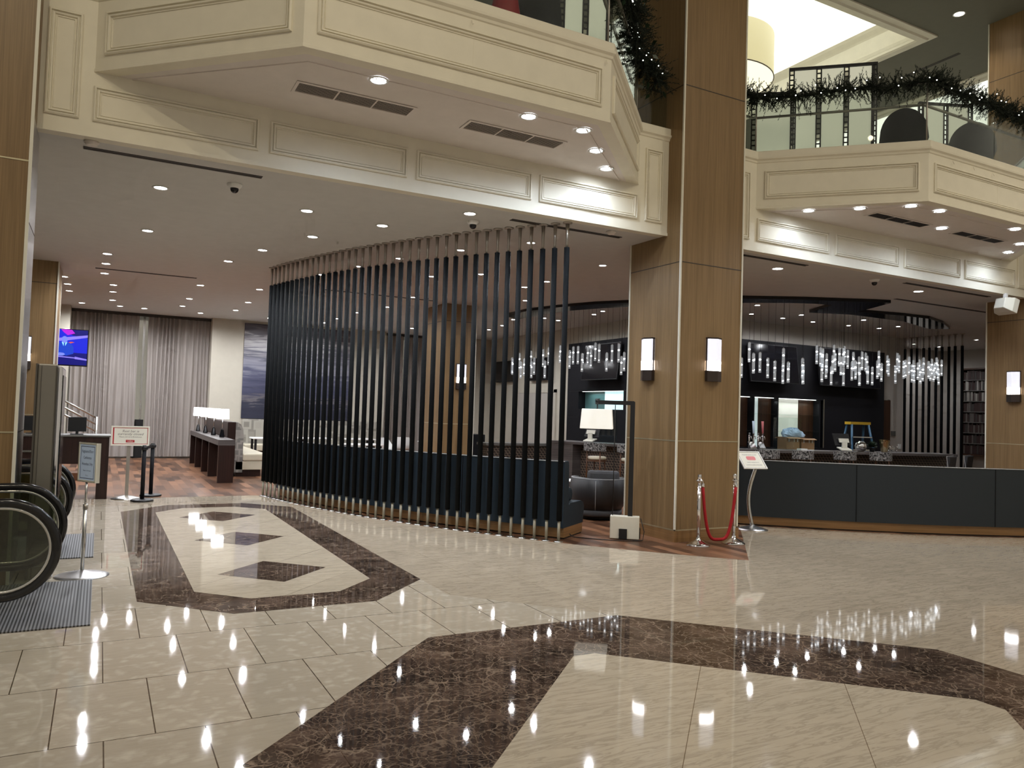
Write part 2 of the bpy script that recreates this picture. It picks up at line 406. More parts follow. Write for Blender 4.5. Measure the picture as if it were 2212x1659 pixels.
        if parent: ob.parent = parent
        elif origin is not None: ob.location = o
        if bevel:
            md = ob.modifiers.new('bevel', 'BEVEL'); md.width = bevel; md.segments = 2; md.limit_method = 'ANGLE'
        return ob
def tag(o, label=None, cat=None, group=None, kind=None):
    if label: o['label'] = label
    if cat: o['category'] = cat
    if group: o['group'] = group
    if kind: o['kind'] = kind
    return o
def thing(name, loc, label, cat, group=None, rz=0):
    o = bpy.data.objects.new(name, None); o.empty_display_size = .1; COL.objects.link(o); o.location = loc; o.rotation_euler = (0, 0, rz)
    return tag(o, label, cat, group)
def struct(name, mb, m=None, **k): return tag(mb.build(name, m, **k), kind='structure')
def solo(name, mb, m, label, cat, org, group=None, **k): return tag(mb.build(name, m, origin=org, **k), label, cat, group)
def dup(root, loc, rz=None, label=None, group=None):
    r = root.copy(); COL.objects.link(r); r.location = loc
    if rz is not None: r.rotation_euler = (0, 0, rz)
    if label: r['label'] = label
    if group: r['group'] = group
    for ch in list(root.children):
        c = ch.copy(); COL.objects.link(c); c.parent = r
        for g in list(ch.children):
            d = g.copy(); COL.objects.link(d); d.parent = c
    return r
def textmesh(txt, size, name, m, parent, origin, ux, uy, off=(0, 0, 0), align='CENTER', shear=0, xs=1.0):
    cu = bpy.data.curves.new('t', 'FONT'); cu.body = txt; cu.size = size; cu.align_x = align; cu.align_y = 'CENTER'; cu.shear = shear; cu.resolution_u = 2
    t = bpy.data.objects.new('t', cu); COL.objects.link(t); bpy.context.view_layer.update()
    me = bpy.data.meshes.new_from_object(t); bpy.data.objects.remove(t)
    ux = Vector(ux).normalized(); uy = Vector(uy).normalized(); o = Vector(origin)
    for v in me.vertices: v.co = o+ux*(v.co.x*xs)+uy*v.co.y
    me.materials.clear(); me.materials.append(M[m])
    ob = bpy.data.objects.new(name, me); COL.objects.link(ob); ob.parent = parent
    return ob
def spot(loc, e, col=(1, .96, .92), ang=120, blend=.8, r=.05):
    l = bpy.data.lights.new('spot', 'SPOT'); l.energy = e; l.color = col; l.spot_size = R(ang); l.spot_blend = blend; l.shadow_soft_size = r
    o = bpy.data.objects.new('spot', l); COL.objects.link(o); o.location = loc; return o
def point(loc, e, col=(1, .9, .8), r=.05):
    l = bpy.data.lights.new('point', 'POINT'); l.energy = e; l.color = col; l.shadow_soft_size = r
    o = bpy.data.objects.new('point', l); COL.objects.link(o); o.location = loc; return o
def area(loc, rot, sx, sy, e, col):
    l = bpy.data.lights.new('area', 'AREA'); l.shape = 'RECTANGLE'; l.size = sx; l.size_y = sy; l.energy = e; l.color = col
    o = bpy.data.objects.new('area', l); COL.objects.link(o); o.location = loc; o.rotation_euler = rot; return o

# ------------------------------------------------------------------ key places (metres)
CZ = 4.28            # lobby ceiling
YF = 8.57            # fascia plane
BZ = 4.92            # underside of the balcony bays
TZ = 5.80            # top of the parapet
UZ = 10.15           # upper ceiling
UF = 5.62            # upper floor
CC = (17.55, 17.75)  # centre of the curved bar plan
RP = 15.08
def arc(r, a0, a1, n):  # angles in degrees, plan points about CC
    return [(CC[0]+r*math.cos(R(a0+(a1-a0)*i/n)), CC[1]+r*math.sin(R(a0+(a1-a0)*i/n))) for i in range(n+1)]
def ang(x, y): return math.degrees(math.atan2(y-CC[1], x-CC[0])) % 360

# ================================================================== SETTING
# floor: marble with inlays, each layer a hair above the last
fb = MB()
fb.prism([(-14, -8), (34, -8), (34, 28), (-14, 28)], -.3, 0, 'marble_slab')
e = .001
def flat(pts, z, m): fb.poly([(p[0], p[1], z) for p in pts], m)
flat([(-14, -8), (.51, -8), (.51, 3.65), (2.26, 5.4), (3.98, 5.4), (2.91, 6.59), (2.91, 13.9), (.34, 13.9), (-14, 13.9)], e, 'marble_tile')
woodpts = [(-14, 15.0)]+arc(15.12, ang(2.68, 15.0), ang(7.1, 7.0), 40)+arc(11.92, ang(9.13, 9.22), 270, 30)+[(34, 5.83), (34, 28), (-14, 28)]
O1 = [(.35, 13.18), (1.03, 13.86), (2.23, 13.86), (2.91, 13.18), (2.91, 7.27), (2.23, 6.59), (1.03, 6.59), (.35, 7.27)]
I1 = [(.82, 12.98), (1.24, 13.4), (2.03, 13.4), (2.45, 12.98), (2.45, 7.47), (2.03, 7.05), (1.24, 7.05), (.82, 7.47)]
flat(O1, 2*e, 'emperador'); flat(I1, 3*e, 'marble_inner')
for cy in (8.14, 10.24, 12.33): flat([(1.1, cy), (1.64, cy+.54), (2.18, cy), (1.64, cy-.54)], 4*e, 'emperador')
O2 = [(.51, 3.67), (2.24, 5.40), (3.96, 5.40), (5.69, 3.67), (5.69, 1.95), (3.96, .22), (2.24, .22), (.51, 1.95)]
I2 = [(1.31, 2.9), (3.01, 4.60), (3.19, 4.60), (4.89, 2.90), (4.89, 2.72), (3.19, 1.02), (3.01, 1.02), (1.31, 2.72)]
flat(O2, 2*e, 'emperador'); flat(I2, 3*e, 'marble_inner')
struct('floor', fb, fix=False)
wf = MB(); wf.prism(woodpts, -.05, 1.5*e, 'wood_planks'); struct('floor.001', wf)
# lobby ceiling slab (also the floor of the upper level)
cb = MB(); cb.box((-14, YF+.16, CZ), (34, 28, UF)); struct('ceiling', cb, 'ceiling_paint')
# fascia beam with sunk mouldings
PROF = [(0, 0), (.0, .020), (.012, .030), (.020, .030), (.024, .008), (.034, .008), (.036, .024), (.050, .020), (.056, .002), (.064, .002), (.066, .010), (.072, .010), (.074, 0)]
def fascia(x0, x1, panels, name):
    b = MB(); b.box((x0, YF, CZ-.001), (x1, YF+.16, TZ-.1))
    b.box((x0, YF-.012, CZ-.012), (x1, YF+.02, CZ+.03))
    for (a, c, za, zb) in panels: b.frame((a, YF, za), (1, 0, 0), (0, 0, 1), (0, -1, 0), c-a, zb-za, PROF)
    return struct(name, b, 'cream_paint', fix=False)
pl = [(-.6, -.31, 4.43, 5.46)]+[(-.19+1.69*i, -.19+1.69*i+1.57, 4.43, 4.78) for i in range(4)]+[(6.58, 6.88, 4.43, 5.46)]
fascia(-.66, 6.99, pl, 'trim_1')
pr = [(8.26, 8.56, 4.43, 5.46)]+[(8.72+1.75*i, 8.72+1.75*i+1.6, 4.43, 4.78) for i in range(4)]+[(15.66, 15.96, 4.43, 5.46)]
fascia(8.13, 16.1, pr, 'trim_2')
CAP = [(.0, 5.62), (.014, 5.63), (.022, 5.655), (.05, 5.675), (.055, 5.70), (.036, 5.705), (.036, 5.79), (.03, 5.80), (-.12, 5.80), (-.12, 5.62)]
def bay(bx0, fx0, fx1, bx1, y1, xa, xb, sfx):
    path = [(xa, YF), (bx0, YF), (fx0, y1), (fx1, y1), (bx1, YF), (xb, YF)]
    inner = [(bx0, YF), (fx0, y1), (fx1, y1), (bx1, YF)]
    b = MB(); b.sweep(inner, [(0, BZ), (0, 5.65), (-.14, 5.65), (-.14, BZ+.003)])
    b.sweep(inner, [(0, BZ), (.008, BZ), (.008, BZ+.03), (0, BZ+.035)])
    def face(p, q, z0, z1, inset):
        p = Vector((p[0], p[1], 0)); q = Vector((q[0], q[1], 0)); u = (q-p).normalized(); nrm = Vector((u.y, -u.x, 0)); L = (q-p).length
        b.frame(p+u*inset+Vector((0, 0, z0)), u, (0, 0, 1), nrm, L-2*inset, z1-z0, PROF)
    face(inner[0], inner[1], 5.07, 5.5, .12); face(inner[1], inner[2], 5.07, 5.5, .12); face(inner[2], inner[3], 5.07, 5.5, .12)
    b.box(((fx0+fx1)/2-.001, y1-.0015, 5.1), ((fx0+fx1)/2+.001, y1+.001, 5.47))
    b.sweep(path, CAP)
    struct('wall_balcony_'+sfx, b, 'cream_paint', fix=False)
    s = MB(); s.prism([(bx0, YF), (fx0+.06, y1+.14), (fx1-.06, y1+.14), (bx1, YF)], BZ+.004, UF)
    # stepped border on the soffit
    s.sweep([(bx0+.34, YF-.0), (fx0+.12, y1+.3), (fx1-.12, y1+.3), (bx1-.34, YF-.0)], [(0, BZ-.006), (.02, BZ-.006), (.02, BZ+.01), (0, BZ+.01)])
    struct('ceiling_balcony_'+sfx, s, 'soffit_paint')
bay(-.19, 1.46, 4.81, 6.46, 6.92, -.66, 6.99, 'left')
bay(8.70, 10.36, 13.74, 15.44, 6.89, 8.13, 16.1, 'right')
# columns
def column(x0, x1, y0, y1, z1, name, sides=('veneer',)*4, trim='groove'):
    b = MB(); b.box((x0, y0, 0), (x1, y1, z1), sides[0]); g = .003
    def ring(z, hh, m):
        b.box((x0-g, y0-g, z-hh), (x1+g, y0+.01, z+hh), m); b.box((x0-g, y1-.01, z-hh), (x1+g, y1+g, z+hh), m)
        b.box((x0-g, y0-g, z-hh), (x0+.01, y1+g, z+hh), m); b.box((x1-.01, y0-g, z-hh), (x1+g, y1+g, z+hh), m)
    for z in (.16, 1.38): ring(z, .008, trim)
    for z in (3.86, 6.35, 8.90):
        if z < z1: ring(z, .006, 'groove_dark')
    for x in (x0, x1):
        for y in (y0, y1): b.box((x-.012, y-.012, .17), (x+.012, y+.012, z1), 'offwhite')
    b.box((x0-.02, y0-.02, 0), (x1+.02, y1+.02, .15), 'oak_base')
    return struct(name, b, fix=False)
column(6.99, 8.13, 8.26, 9.4, UZ, 'column')
column(16.1, 17.24, 8.26, 9.4, UZ, 'column.001')
column(7.22, 8.05, 17.05, 18.2, CZ, 'column.002')
column(-2.0, -.80, 16.85, 18.0, CZ, 'column.003')
cp = MB(); cp.box((-1.8, 8.26, 0), (-.665, 8.95, UZ), 'veneer')
cp.box((-.665, 8.275, 0), (-.65, 8.95, CZ), 'brushed'); cp.box((-.665, 8.275, CZ), (-.65, 8.95, UZ), 'veneer')
cp.box((-.675, 8.25, 0), (-.648, 8.275, UZ), 'offwhite')
for z in (1.38, 3.86, 6.35, 8.9): cp.box((-1.8, 8.255, z-.007), (-.67, 8.27, z+.007), 'groove')
for z in (1.38, 3.3): cp.box((-.66, 8.28, z-.004), (-.647, 8.95, z+.004), 'groove_dark')
struct('column.004', cp, fix=False)
# far walls
w = MB(); w.box((2.98, 24.82, 0), (8.4, 25.02, CZ)); w.box((2.9, 24.82, 0), (2.98, 26.2, CZ)); w.box((10.4, 24.82, 0), (12.6, 25.02, CZ)); struct('wall_back', w, 'wall_paint')
w = MB(); w.box((-14, 24.45, 0), (-.83, 26.2, CZ)); struct('wall_back_left', w, 'wall_paint')
w = MB(); w.box((12.35, 14.8, 0), (12.55, 24.9, CZ)); struct('wall_side', w, 'wall_paint')
w = MB(); w.box((12.55, 14.8, 0), (21.3, 15.0, CZ)); w.box((21.2, 15, 0), (21.3, 16.6, CZ)); w.box((21.3, 16.5, 0), (25.6, 16.7, CZ)); struct('wall_bar', w, 'wall_dark')
w = MB(); w.box((25.6, 4, 0), (25.8, 16.7, CZ)); struct('wall_right', w, 'wall_dark')
w = MB(); w.box((-14, 9, 0), (-13.8, 26, CZ)); struct('wall_left', w, 'wall_paint')
bb = MB(); bb.box((3.86, 24.8, 0), (8.4, 24.822, .1)); struct('baseboard_back', bb, 'dark_wood')
# windows behind the curtains
def window(x0, x1, n):
    t = bpy.data.objects.new('window_%d' % n, None); COL.objects.link(t); t.location = (x0, 25.7, 0); tag(t, kind='structure')
    b = MB(); b.box((x0, 25.66, 0), (x0+.06, 25.74, CZ)); b.box((x1-.06, 25.66, 0), (x1, 25.74, CZ)); b.box((x0, 25.66, 0), (x1, 25.74, .1)); b.box(((x0+x1)/2-.03, 25.66, 0), ((x0+x1)/2+.03, 25.74, CZ))
    o = b.build('window_frame', 'steel', parent=t, origin=(x0, 25.7, 0))
    b = MB(); b.box((x0+.06, 25.695, .1), (x1-.06, 25.705, CZ)); b.build('pane', 'window_glass', parent=t, origin=(x0, 25.7, 0))
window(-.83, 2.98, 1); window(8.4, 10.4, 2)
w = MB(); w.box((-2, 27.4, 0), (12, 27.5, CZ)); struct('wall_outside', w, 'window_view')
# upper ceiling with two glowing trays
X1, Y1 = 15.33, 10.55
uc = MB()
def hole_ceiling(holes, x0, x1, y0, y1, z, z2, m):
    xs = sorted({x0, x1, *[h[0] for h in holes], *[h[1] for h in holes]}); ys = sorted({y0, y1, *[h[2] for h in holes], *[h[3] for h in holes]})
    for i in range(len(xs)-1):
        for j in range(len(ys)-1):
            cx, cy = (xs[i]+xs[i+1])/2, (ys[j]+ys[j+1])/2
            if any(h[0] < cx < h[1] and h[2] < cy < h[3] for h in holes): continue
            uc.box((xs[i], ys[j], z), (xs[i+1], ys[j+1], z2), m)
H1 = (9.3, X1, Y1, 20.5); H2 = (18.55, 26, 9.0, 24)
hole_ceiling([H1, H2], -14, 44, 5.2, 60, UZ, UZ+.75, 'upper_ceiling')
for hh in (H1, H2):
    x0, x1, y0, y1 = hh
    loop = [(x0, y0), (x0, y1), (x1, y1), (x1, y0)]
    uc.sweep(loop, [(-.32, UZ), (-.32, UZ-.03), (-.20, UZ-.05), (-.18, UZ-.09), (-.04, UZ-.09), (0, UZ-.06), (0, UZ)], closed=True, m='cream_paint')
    uc.sweep(loop, [(0, UZ), (.004, UZ), (.02, UZ+.08), (.004, UZ+.09), (.004, UZ+.44), (.03, UZ+.48), (.10, UZ+.56), (.14, UZ+.62), (0, UZ+.62)], closed=True, m='cream_paint')
struct('ceiling_upper', uc, fix=False)
for k, hh in enumerate((H1, H2)):
    b = MB(); b.box((hh[0], hh[2], UZ+.66), (hh[1], hh[3], UZ+.74)); struct('ceiling_tray_%d' % (k+1), b, 'tray_glow')

# ================================================================== LIGHT FITTINGS
def downlight_proto(mname, lab, grp, r=.075, name='downlight'):
    t = thing(name, (0, 0, 0), lab, 'light', grp)
    b = MB(); b.lathe((0, 0, 0), [(r, 0), (r+.02, -.002), (r+.022, -.006), (r, -.010), (r-.006, -.004)], 20, cap=False); b.build('trim_ring', 'white', t)
    b = MB(); b.disk((0, 0, -.003), r-.004, 18); b.build('lens', mname, t, fix=False)
    return t
def lights(px, z, proto, e, col, ang_=125, pts=None, lab=None):
    P = [atz(x, y, z) for x, y in px]; first = True
    for p in P:
        if first: proto.location = p; first = False
        else: dup(proto, p)
        if e: spot((p.x, p.y, z-.035), e*(.45 if (z == BZ and p.y > 7.9) else 1), col, ang_, .8, .03)
LA = [(347, 405), (319, 498), (663, 455), (675, 511), (826, 487), (1015, 461), (567, 540), (493, 564)]
LB = [(232, 548), (229, 569), (226, 590), (138, 597), (146, 613), (150, 628), (245, 615), (244, 630), (243, 648), (259, 661), (177, 654), (312, 666), (433, 616), (561, 625), (409, 645), (394, 661), (433, 676), (536, 653), (509, 670), (583, 687)]
LC = [(995, 540), (1302, 573), (863, 558), (1040, 592), (932, 597), (892, 642), (836, 663), (770, 675), (1181, 608), (1133, 620), (1135, 649), (772, 575), (693, 593), (701, 697), (727, 688), (890, 709), (928, 701), (1056, 712), (1085, 703), (1109, 690), (1176, 687), (1206, 692), (1283, 679), (1302, 672), (1147, 524)]
LD = [(1680, 580), (1984, 629)]
LE = [(1636, 659), (1623, 678), (1691, 687), (1731, 680), (1756, 695), (1833, 703), (1866, 691), (1899, 709), (1940, 705), (1975, 743), (2028, 749), (2109, 734)]
cool = (.92, .95, 1)
lights(LA, CZ, downlight_proto('lamp_cool', 'round recessed downlight in the lobby ceiling in front of the curved pole screen', 'front lobby downlights'), 112, cool, 160)
lights(LB, CZ, downlight_proto('lamp_cool', 'round recessed downlight in the lounge ceiling near the grey curtains', 'lounge downlights'), 96, cool, 165)
lights(LC, CZ, downlight_proto('lamp_cool', 'round recessed downlight seen behind the black pole screen', 'downlights behind the pole screen', .062), 66, cool, 165)
lights(LD, CZ, downlight_proto('lamp_cool', 'large round downlight in the ceiling just in front of the bar canopy', 'downlights before the bar', .085), 130, cool, 150)
lights(LE, CZ, downlight_proto('lamp_cool', 'small round downlight in the ceiling above the bar', 'bar downlights', .06), 40, cool, 165)
lights([(818, 173), (1142, 251), (1260, 281), (1288, 325), (1310, 364)], BZ, downlight_proto('lamp_bay', 'bright cool white downlight under the left balcony bay', 'left balcony downlights', .08), 52, (.70, .82, 1), 165)
lights([(1747, 455), (1857, 450), (1968, 445), (2029, 456), (2034, 493), (2193, 495), (2205, 527), (2179, 545)], BZ, downlight_proto('lamp_bay', 'bright cool white downlight under the right balcony bay', 'right balcony downlights', .08), 36, (.70, .82, 1), 165)
lights([(2072, 30)], UZ, downlight_proto('lamp_warm', 'warm downlight in the grey upper ceiling beside the wooden column', None, .10), 60, (1, .85, .65))
# ceiling grilles under the bays
def grille(x0, x1, y0, y1, m, lab, grp):
    t = thing('air_grille', ((x0+x1)/2, (y0+y1)/2, BZ), lab, 'vent', grp); o = t.location
    b = MB(); b.frame((x0-.03, y0-.03, BZ), (1, 0, 0), (0, 1, 0), (0, 0, -1), x1-x0+.06, y1-y0+.06, [(0, 0), (0, .006), (.03, .006), (.03, -.002)])
    for k in (1, 2): xx = x0+(x1-x0)*k/3; b.box((xx-.008, y0, BZ-.006), (xx+.008, y1, BZ))
    b.build('grille_frame', 'soffit_paint', t, o)
    b = MB(); n = 9
    for i in range(n):
        yy = y0+(y1-y0)*(i+.5)/n; b.obox(((x0+x1)/2, yy, BZ-.001), (1, 0, 0), (0, 1, .28), (0, -.28, 1), (x1-x0)/2, (y1-y0)/n*.46, .0015)
    b.build('louvre_blades', m, t, o)
    b = MB(); b.box((x0, y0, BZ+.0005), (x1, y1, BZ+.003)); b.build('backing', 'grille_dark' if m == 'grille_dark' else 'slot', t, o)
grille(1.61, 2.82, 7.71, 7.95, 'grille', 'long louvred air grille under the left balcony, nearer the viewer', 'left balcony grilles')
grille(3.50, 4.71, 7.71, 7.95, 'grille', 'long louvred air grille under the left balcony, nearer the big wooden column', 'left balcony grilles')
grille(10.33, 11.62, 7.69, 7.88, 'grille_dark', 'dark louvred air grille under the right balcony, the one between the downlights', 'right balcony grilles')
grille(12.42, 13.64, 7.66, 7.85, 'grille_dark', 'dark louvred air grille under the right balcony, nearest the photo edge', 'right balcony grilles')
def slot(a, b_, lab):
    t = MB(); c = (a+b_)/2; d = (b_-a); L = d.length; u = d.normalized(); v = Vector((-u.y, u.x, 0))
    for s in (-.028, .028): t.obox(c+v*s+Vector((0, 0, -.003)), u, v, (0, 0, 1), L/2, .016, .004)
    solo('slot_diffuser', t, 'slot', lab, 'vent', c, 'ceiling slot diffusers')
slot(atz(180, 318, CZ), atz(566, 383, CZ), 'long black double slot diffuser in the front lobby ceiling')
slot(atz(1104, 474, CZ), atz(1340, 513, CZ), 'black double slot diffuser crossing behind the last pole caps')
slot(Vector((-.2, 17.15, CZ)), Vector((1.65, 17.15, CZ)), 'thin slot diffuser in the ceiling in front of the curtains')
slot(Vector((8.3, 8.9, CZ)), Vector((10.2, 8.9, CZ)), 'slot diffuser beside the wall speaker near the big column')
slot(Vector((12.8, 8.95, CZ)), Vector((15.4, 8.95, CZ)), 'slot diffuser under the right fascia near the white speaker')
slot(Vector((14.3, 10.2, CZ)), Vector((17.7, 10.2, CZ)), 'slot diffuser running past the black bar canopy')
slot(Vector((4.2, 16.9, CZ)), Vector((6.9, 16.9, CZ)), 'slot diffuser seen through the pole screen')
slot(atz(1955, 165, UZ), atz(2073, 115, UZ), 'slot diffuser in the grey upper ceiling')
# dome cameras, smoke detectors, speakers
def domecam(p, lab):
    t = thing('dome_camera', p, lab, 'camera', 'ceiling dome cameras'); o = p
    b = MB(); b.lathe(p, [(.085, 0), (.085, -.012), (.07, -.035), (.055, -.05), (0, -.05)], 20); b.build('housing', 'white', t, o)
    b = MB(); b.lathe(p, [(.048, -.05), (.048, -.065), (.038, -.09), (.02, -.103), (0, -.106)], 20); b.build('dome', 'black_gloss', t, o)
domecam(atz(507, 398, CZ), 'white dome camera with a black eye at the left of the lobby ceiling')
domecam(atz(1022, 478, CZ), 'white dome camera just above the pole screen caps')
domecam(atz(1889, 604, CZ), 'small dome camera in the ceiling in front of the bar')
def smoke(p, lab):
    b = MB(); b.lathe(p, [(.07, 0), (.07, -.018), (.055, -.022), (.055, -.034), (.045, -.042), (0, -.042)], 20)
    solo('smoke_detector', b, 'soffit_paint', lab, 'detector', p, 'smoke detectors')
smoke(atz(198, 306, CZ), 'round smoke detector at the left end of the ceiling under the fascia')
smoke(atz(1320, 500, CZ), 'round smoke detector in the ceiling near the big wooden column')
def spk(p, d, lab):
    t = thing('loudspeaker', p, lab, 'speaker', 'white ceiling speakers'); d = Vector(d).normalized(); u = Vector((-d.y, d.x, 0)).normalized(); n = u.cross(d)*-1
    c = p+Vector((0, 0, -.24))
    b = MB(); vs = []
    for dd, w_, h_ in ((-.16, .10, .10), (-.02, .19, .14), (.11, .19, .14)):
        for a, q in ((-1, -1), (1, -1), (1, 1), (-1, 1)): vs.append(c+d*dd+u*(a*w_)+n*(q*h_))
    b.add(vs, [(3, 2, 1, 0), (8, 9, 10, 11)]+[(i*4+k, i*4+(k+1) % 4, i*4+4+(k+1) % 4, i*4+4+k) for i in range(2) for k in range(4)])
    b.build('cabinet', 'offwhite', t, p, bevel=.01)
    b = MB(); b.obox(c+d*.113, u, n, d, .17, .12, .004); b.build('speaker_grille', 'soffit_paint', t, p)
    b = MB(); b.box(p+Vector((-.03, -.03, -.12)), p+Vector((.03, .03, 0))); b.obox(p+Vector((0, 0, -.1)), u, n, d, .1, .015, .02); b.build('bracket', 'white', t, p)
spk(Vector((8.40, 8.85, CZ)), (.35, -.8, -.3), 'white loudspeaker half hidden behind the big wooden column under the ceiling')
spk(atz(2172, 634, CZ), (.9, -.15, -.28), 'white loudspeaker hanging at the top of the right wooden column')

# sconces: wedge shaped glass over a bronze base
def sconce(c, nrm, lab, e=1.6):
    nrm = Vector(nrm); u = Vector((-nrm.y, nrm.x, 0)); c = Vector(c)
    t = thing('wall_sconce', c, lab, 'lamp', 'wall sconces')
    def wedge(z0, z1, w_, d_, m, name):
        b = MB(); P = [c+u*w_, c+u*w_+nrm*.05, c+nrm*d_, c-u*w_+nrm*.05, c-u*w_]
        b.prism([(p.x, p.y) for p in P], c.z+z0, c.z+z1); return b.build(name, m, t, c)
    wedge(-.31, -.16, .128, .115, 'bronze', 'base')
    wedge(-.155, -.02, .120, .108, 'sconce_hot', 'diffuser_lower')
    wedge(-.02, .29, .120, .108, 'sconce_glass', 'diffuser')
    wedge(.29, .31, .126, .112, 'bronze', 'top_cap')
    q = c+nrm*.02
    b = MB()
    for s in (-1, 1): p = c+u*(.125*s); b.obox((p.x+nrm.x*.02, p.y+nrm.y*.02, c.z-.0), u, nrm, (0, 0, 1), .005, .010, .3)
    b.build('side_frame', 'bronze', t, c)
sconce((6.987, 8.90, 2.53), (-1, 0, 0), 'lit wall sconce on the left face of the big wooden column')
sconce((7.60, 8.257, 2.53), (0, -1, 0), 'lit wall sconce on the right face of the big wooden column')
sconce((16.097, 8.84, 2.53), (-1, 0, 0), 'lit wall sconce on the wooden column at the right photo edge')
sconce((7.68, 17.047, 2.53), (0, -1, 0), 'lit wall sconce on the wooden column seen through the pole screen', 1.2)
sconce((-1.30, 16.847, 2.53), (0, -1, 0), 'lit wall sconce on the wooden column left of the television', 1.2)

# ================================================================== POLE SCREEN
def make_pole():
    t = thing('screen_pole', (0, 0, 0), 'tall black sleeved steel pole of the curved screen standing on the marble edge', 'pole', 'poles of the curved screen')
    b = MB(); b.cyl(0, 0, .28, 3.94, .037, 14); b.build('sleeve', 'sleeve', t)
    b = MB(); b.tube([(0, 0, .01), (0, 0, .285)], .020, 12); b.build('lower_rod', 'rod_grey', t)
    b = MB(); b.tube([(0, 0, 3.935), (0, 0, 4.1), (0, 0, 4.27)], [.019, .020, .027], 12); b.build('upper_rod', 'nickel', t)
    b = MB(); b.lathe((0, 0, 0), [(.062, .002), (.062, .010), (.02, .016), (0, .016)], 20); b.build('floor_flange', 'steel', t)
    b = MB(); b.lathe((0, 0, 0), [(0, 4.255), (.03, 4.258), (.064, 4.266), (.064, CZ)], 20); b.build('ceiling_flange', 'nickel', t)
    return t
pole = make_pole()
A0, A1 = ang(2.77, 14.88), ang(5.46, 8.77)
for i in range(39):
    a = R(A0+(A1-A0)*i/38); p = (CC[0]+RP*math.cos(a), CC[1]+RP*math.sin(a), 0)
    if i == 0: pole.location = p
    else: dup(pole, p)
# second pole screen at the right, dark slats by the bar
pole2 = None
for i in range(10):
    p = (21.05-.02*(i % 2), 12.95+.19*i, 0)
    if pole2 is None:
        pole2 = dup(pole, p, label='tall black sleeved pole of the screen at the right end of the bar', group='poles beside the bookcase')
    else: dup(pole2, p)
# ================================================================== CURVED BANQUETTES
def banquette(name, r, a0, a1, nsec, m, lab, n=10, seat=.62, armcap=True):
    mid = arc(r, (a0+a1)/2, (a0+a1)/2, 1)[0]
    t = thing(name, (mid[0], mid[1], 0), lab, 'sofa'); o = t.location
    # profile: out is to the right of travel; travel with decreasing... handled by sign
    sg = 1
    path = arc(r, a0, a1, n*nsec)
    back = [(0, .15), (0, 1.045), (-.015, 1.055), (-.13, 1.055), (-.16, 1.03), (-.20, .45), (-.20, .15)]
    for k in range(nsec):
        sub = path[k*n:(k+1)*n+1]
        # small gap between upholstered sections
        b = MB(); b.sweep(sub, back); b.build('backrest', m, t, o)
    b = MB(); b.sweep(path, [(.004, 1.048), (.004, 1.056), (-.008, 1.060), (-.012, 1.052)]); b.build('top_piping', 'piping', t, o)
    for k in range(1, nsec):
        b = MB(); q = path[k*n]; d = Vector((q[0]-CC[0], q[1]-CC[1], 0)).normalized(); b.obox((q[0]+d.x*.001, q[1]+d.y*.001, .6), (-d.y, d.x, 0), d, (0, 0, 1), .006, .004, .445); b.build('seam', 'black_soft', t, o)
    b = MB(); b.sweep(path, [(-.20, .15), (-.20, .44), (-.24, .47), (-.66, .47), (-.76, .44), (-.80, .38), (-.76, .15)]); b.build('seat', m, t, o)
    b = MB(); b.sweep(path, [(-.03, .02), (-.03, .15), (-.74, .15), (-.74, .02)]); b.build('base', 'oak_base', t, o)
    b = MB(); b.sweep(path, [(-.05, 0), (-.05, .02), (-.7, .02), (-.7, 0)]); b.build('plinth', 'black', t, o)
    return t
sofaL = banquette('banquette_sofa', RP-.22, A0+.3, A1-.1, 4, 'navy_fabric', 'navy blue curved banquette sofa standing behind the black pole screen')
sofaR = banquette('banquette_sofa', 11.86, ang(8.95, 9.55), 275, 5, 'slate_fabric', 'slate blue curved banquette sofa back with oak base in front of the bar', 9)
# bolster on the end of the left sofa
d_end = R(A1-.3); pe = Vector((CC[0]+14.42*math.cos(d_end), CC[1]+14.42*math.sin(d_end), 0))
b = MB(); dd = Vector((math.cos(d_end), math.sin(d_end), 0)); tt = Vector((-dd.y, dd.x, 0))
b.tube([pe+tt*(-.02)+Vector((0, 0, .57))-dd*.0, pe+tt*(-.04)+Vector((0, 0, .57))+dd*.0+tt*-.3], .10, 14)
solo('bolster_cushion', b, 'navy_fabric', 'round navy bolster cushion on the near end of the blue sofa', 'cushion', pe+Vector((0, 0, .57)), bevel=.03)

# ================================================================== LEFT LOUNGE
def curtain(x0, x1, lab, seed, amp=.055, z0=.06):
    rnd = random.Random(seed); n = int((x1-x0)/.0125); b = MB(); vs = []; ph = 0; rows = 7; prof = []
    for i in range(n+1):
        ph += .0125*2*PI/(.135+.05*math.sin(i*.07+seed)+.02*rnd.random()); prof.append(math.sin(ph)*(.7+.3*math.sin(i*.031)))
    for j in range(rows+1):
        tz = j/rows; z = z0+(4.20-z0)*tz
        for i in range(n+1):
            x = x0+(x1-x0)*i/n + .012*math.sin(i*.11+j*.6); a = amp*(.75+.35*tz)
            vs.append((x, 25.25+prof[i]*a+.008*math.sin(j*1.3+i*.05), z))
    fs = [(j*(n+1)+i, j*(n+1)+i+1, (j+1)*(n+1)+i+1, (j+1)*(n+1)+i) for j in range(rows) for i in range(n)]
    b.add(vs, fs, None, True)
    o = Vector(((x0+x1)/2, 25.25, 0))
    ob = solo('curtain', b, 'curtain', lab, 'curtain', o, fix=False); return ob
curtain(-.80, .92, 'pleated sheer grey curtain at the left of the tall window', 1)
curtain(1.17, 2.93, 'pleated sheer grey curtain beside the wall with the seascape', 2)
curtain(8.45, 9.2, 'sheer grey curtain panel seen through the poles, nearer the seascape', 3)
curtain(9.3, 10.38, 'sheer grey curtain panel seen through the poles, nearer the wooden column', 4)
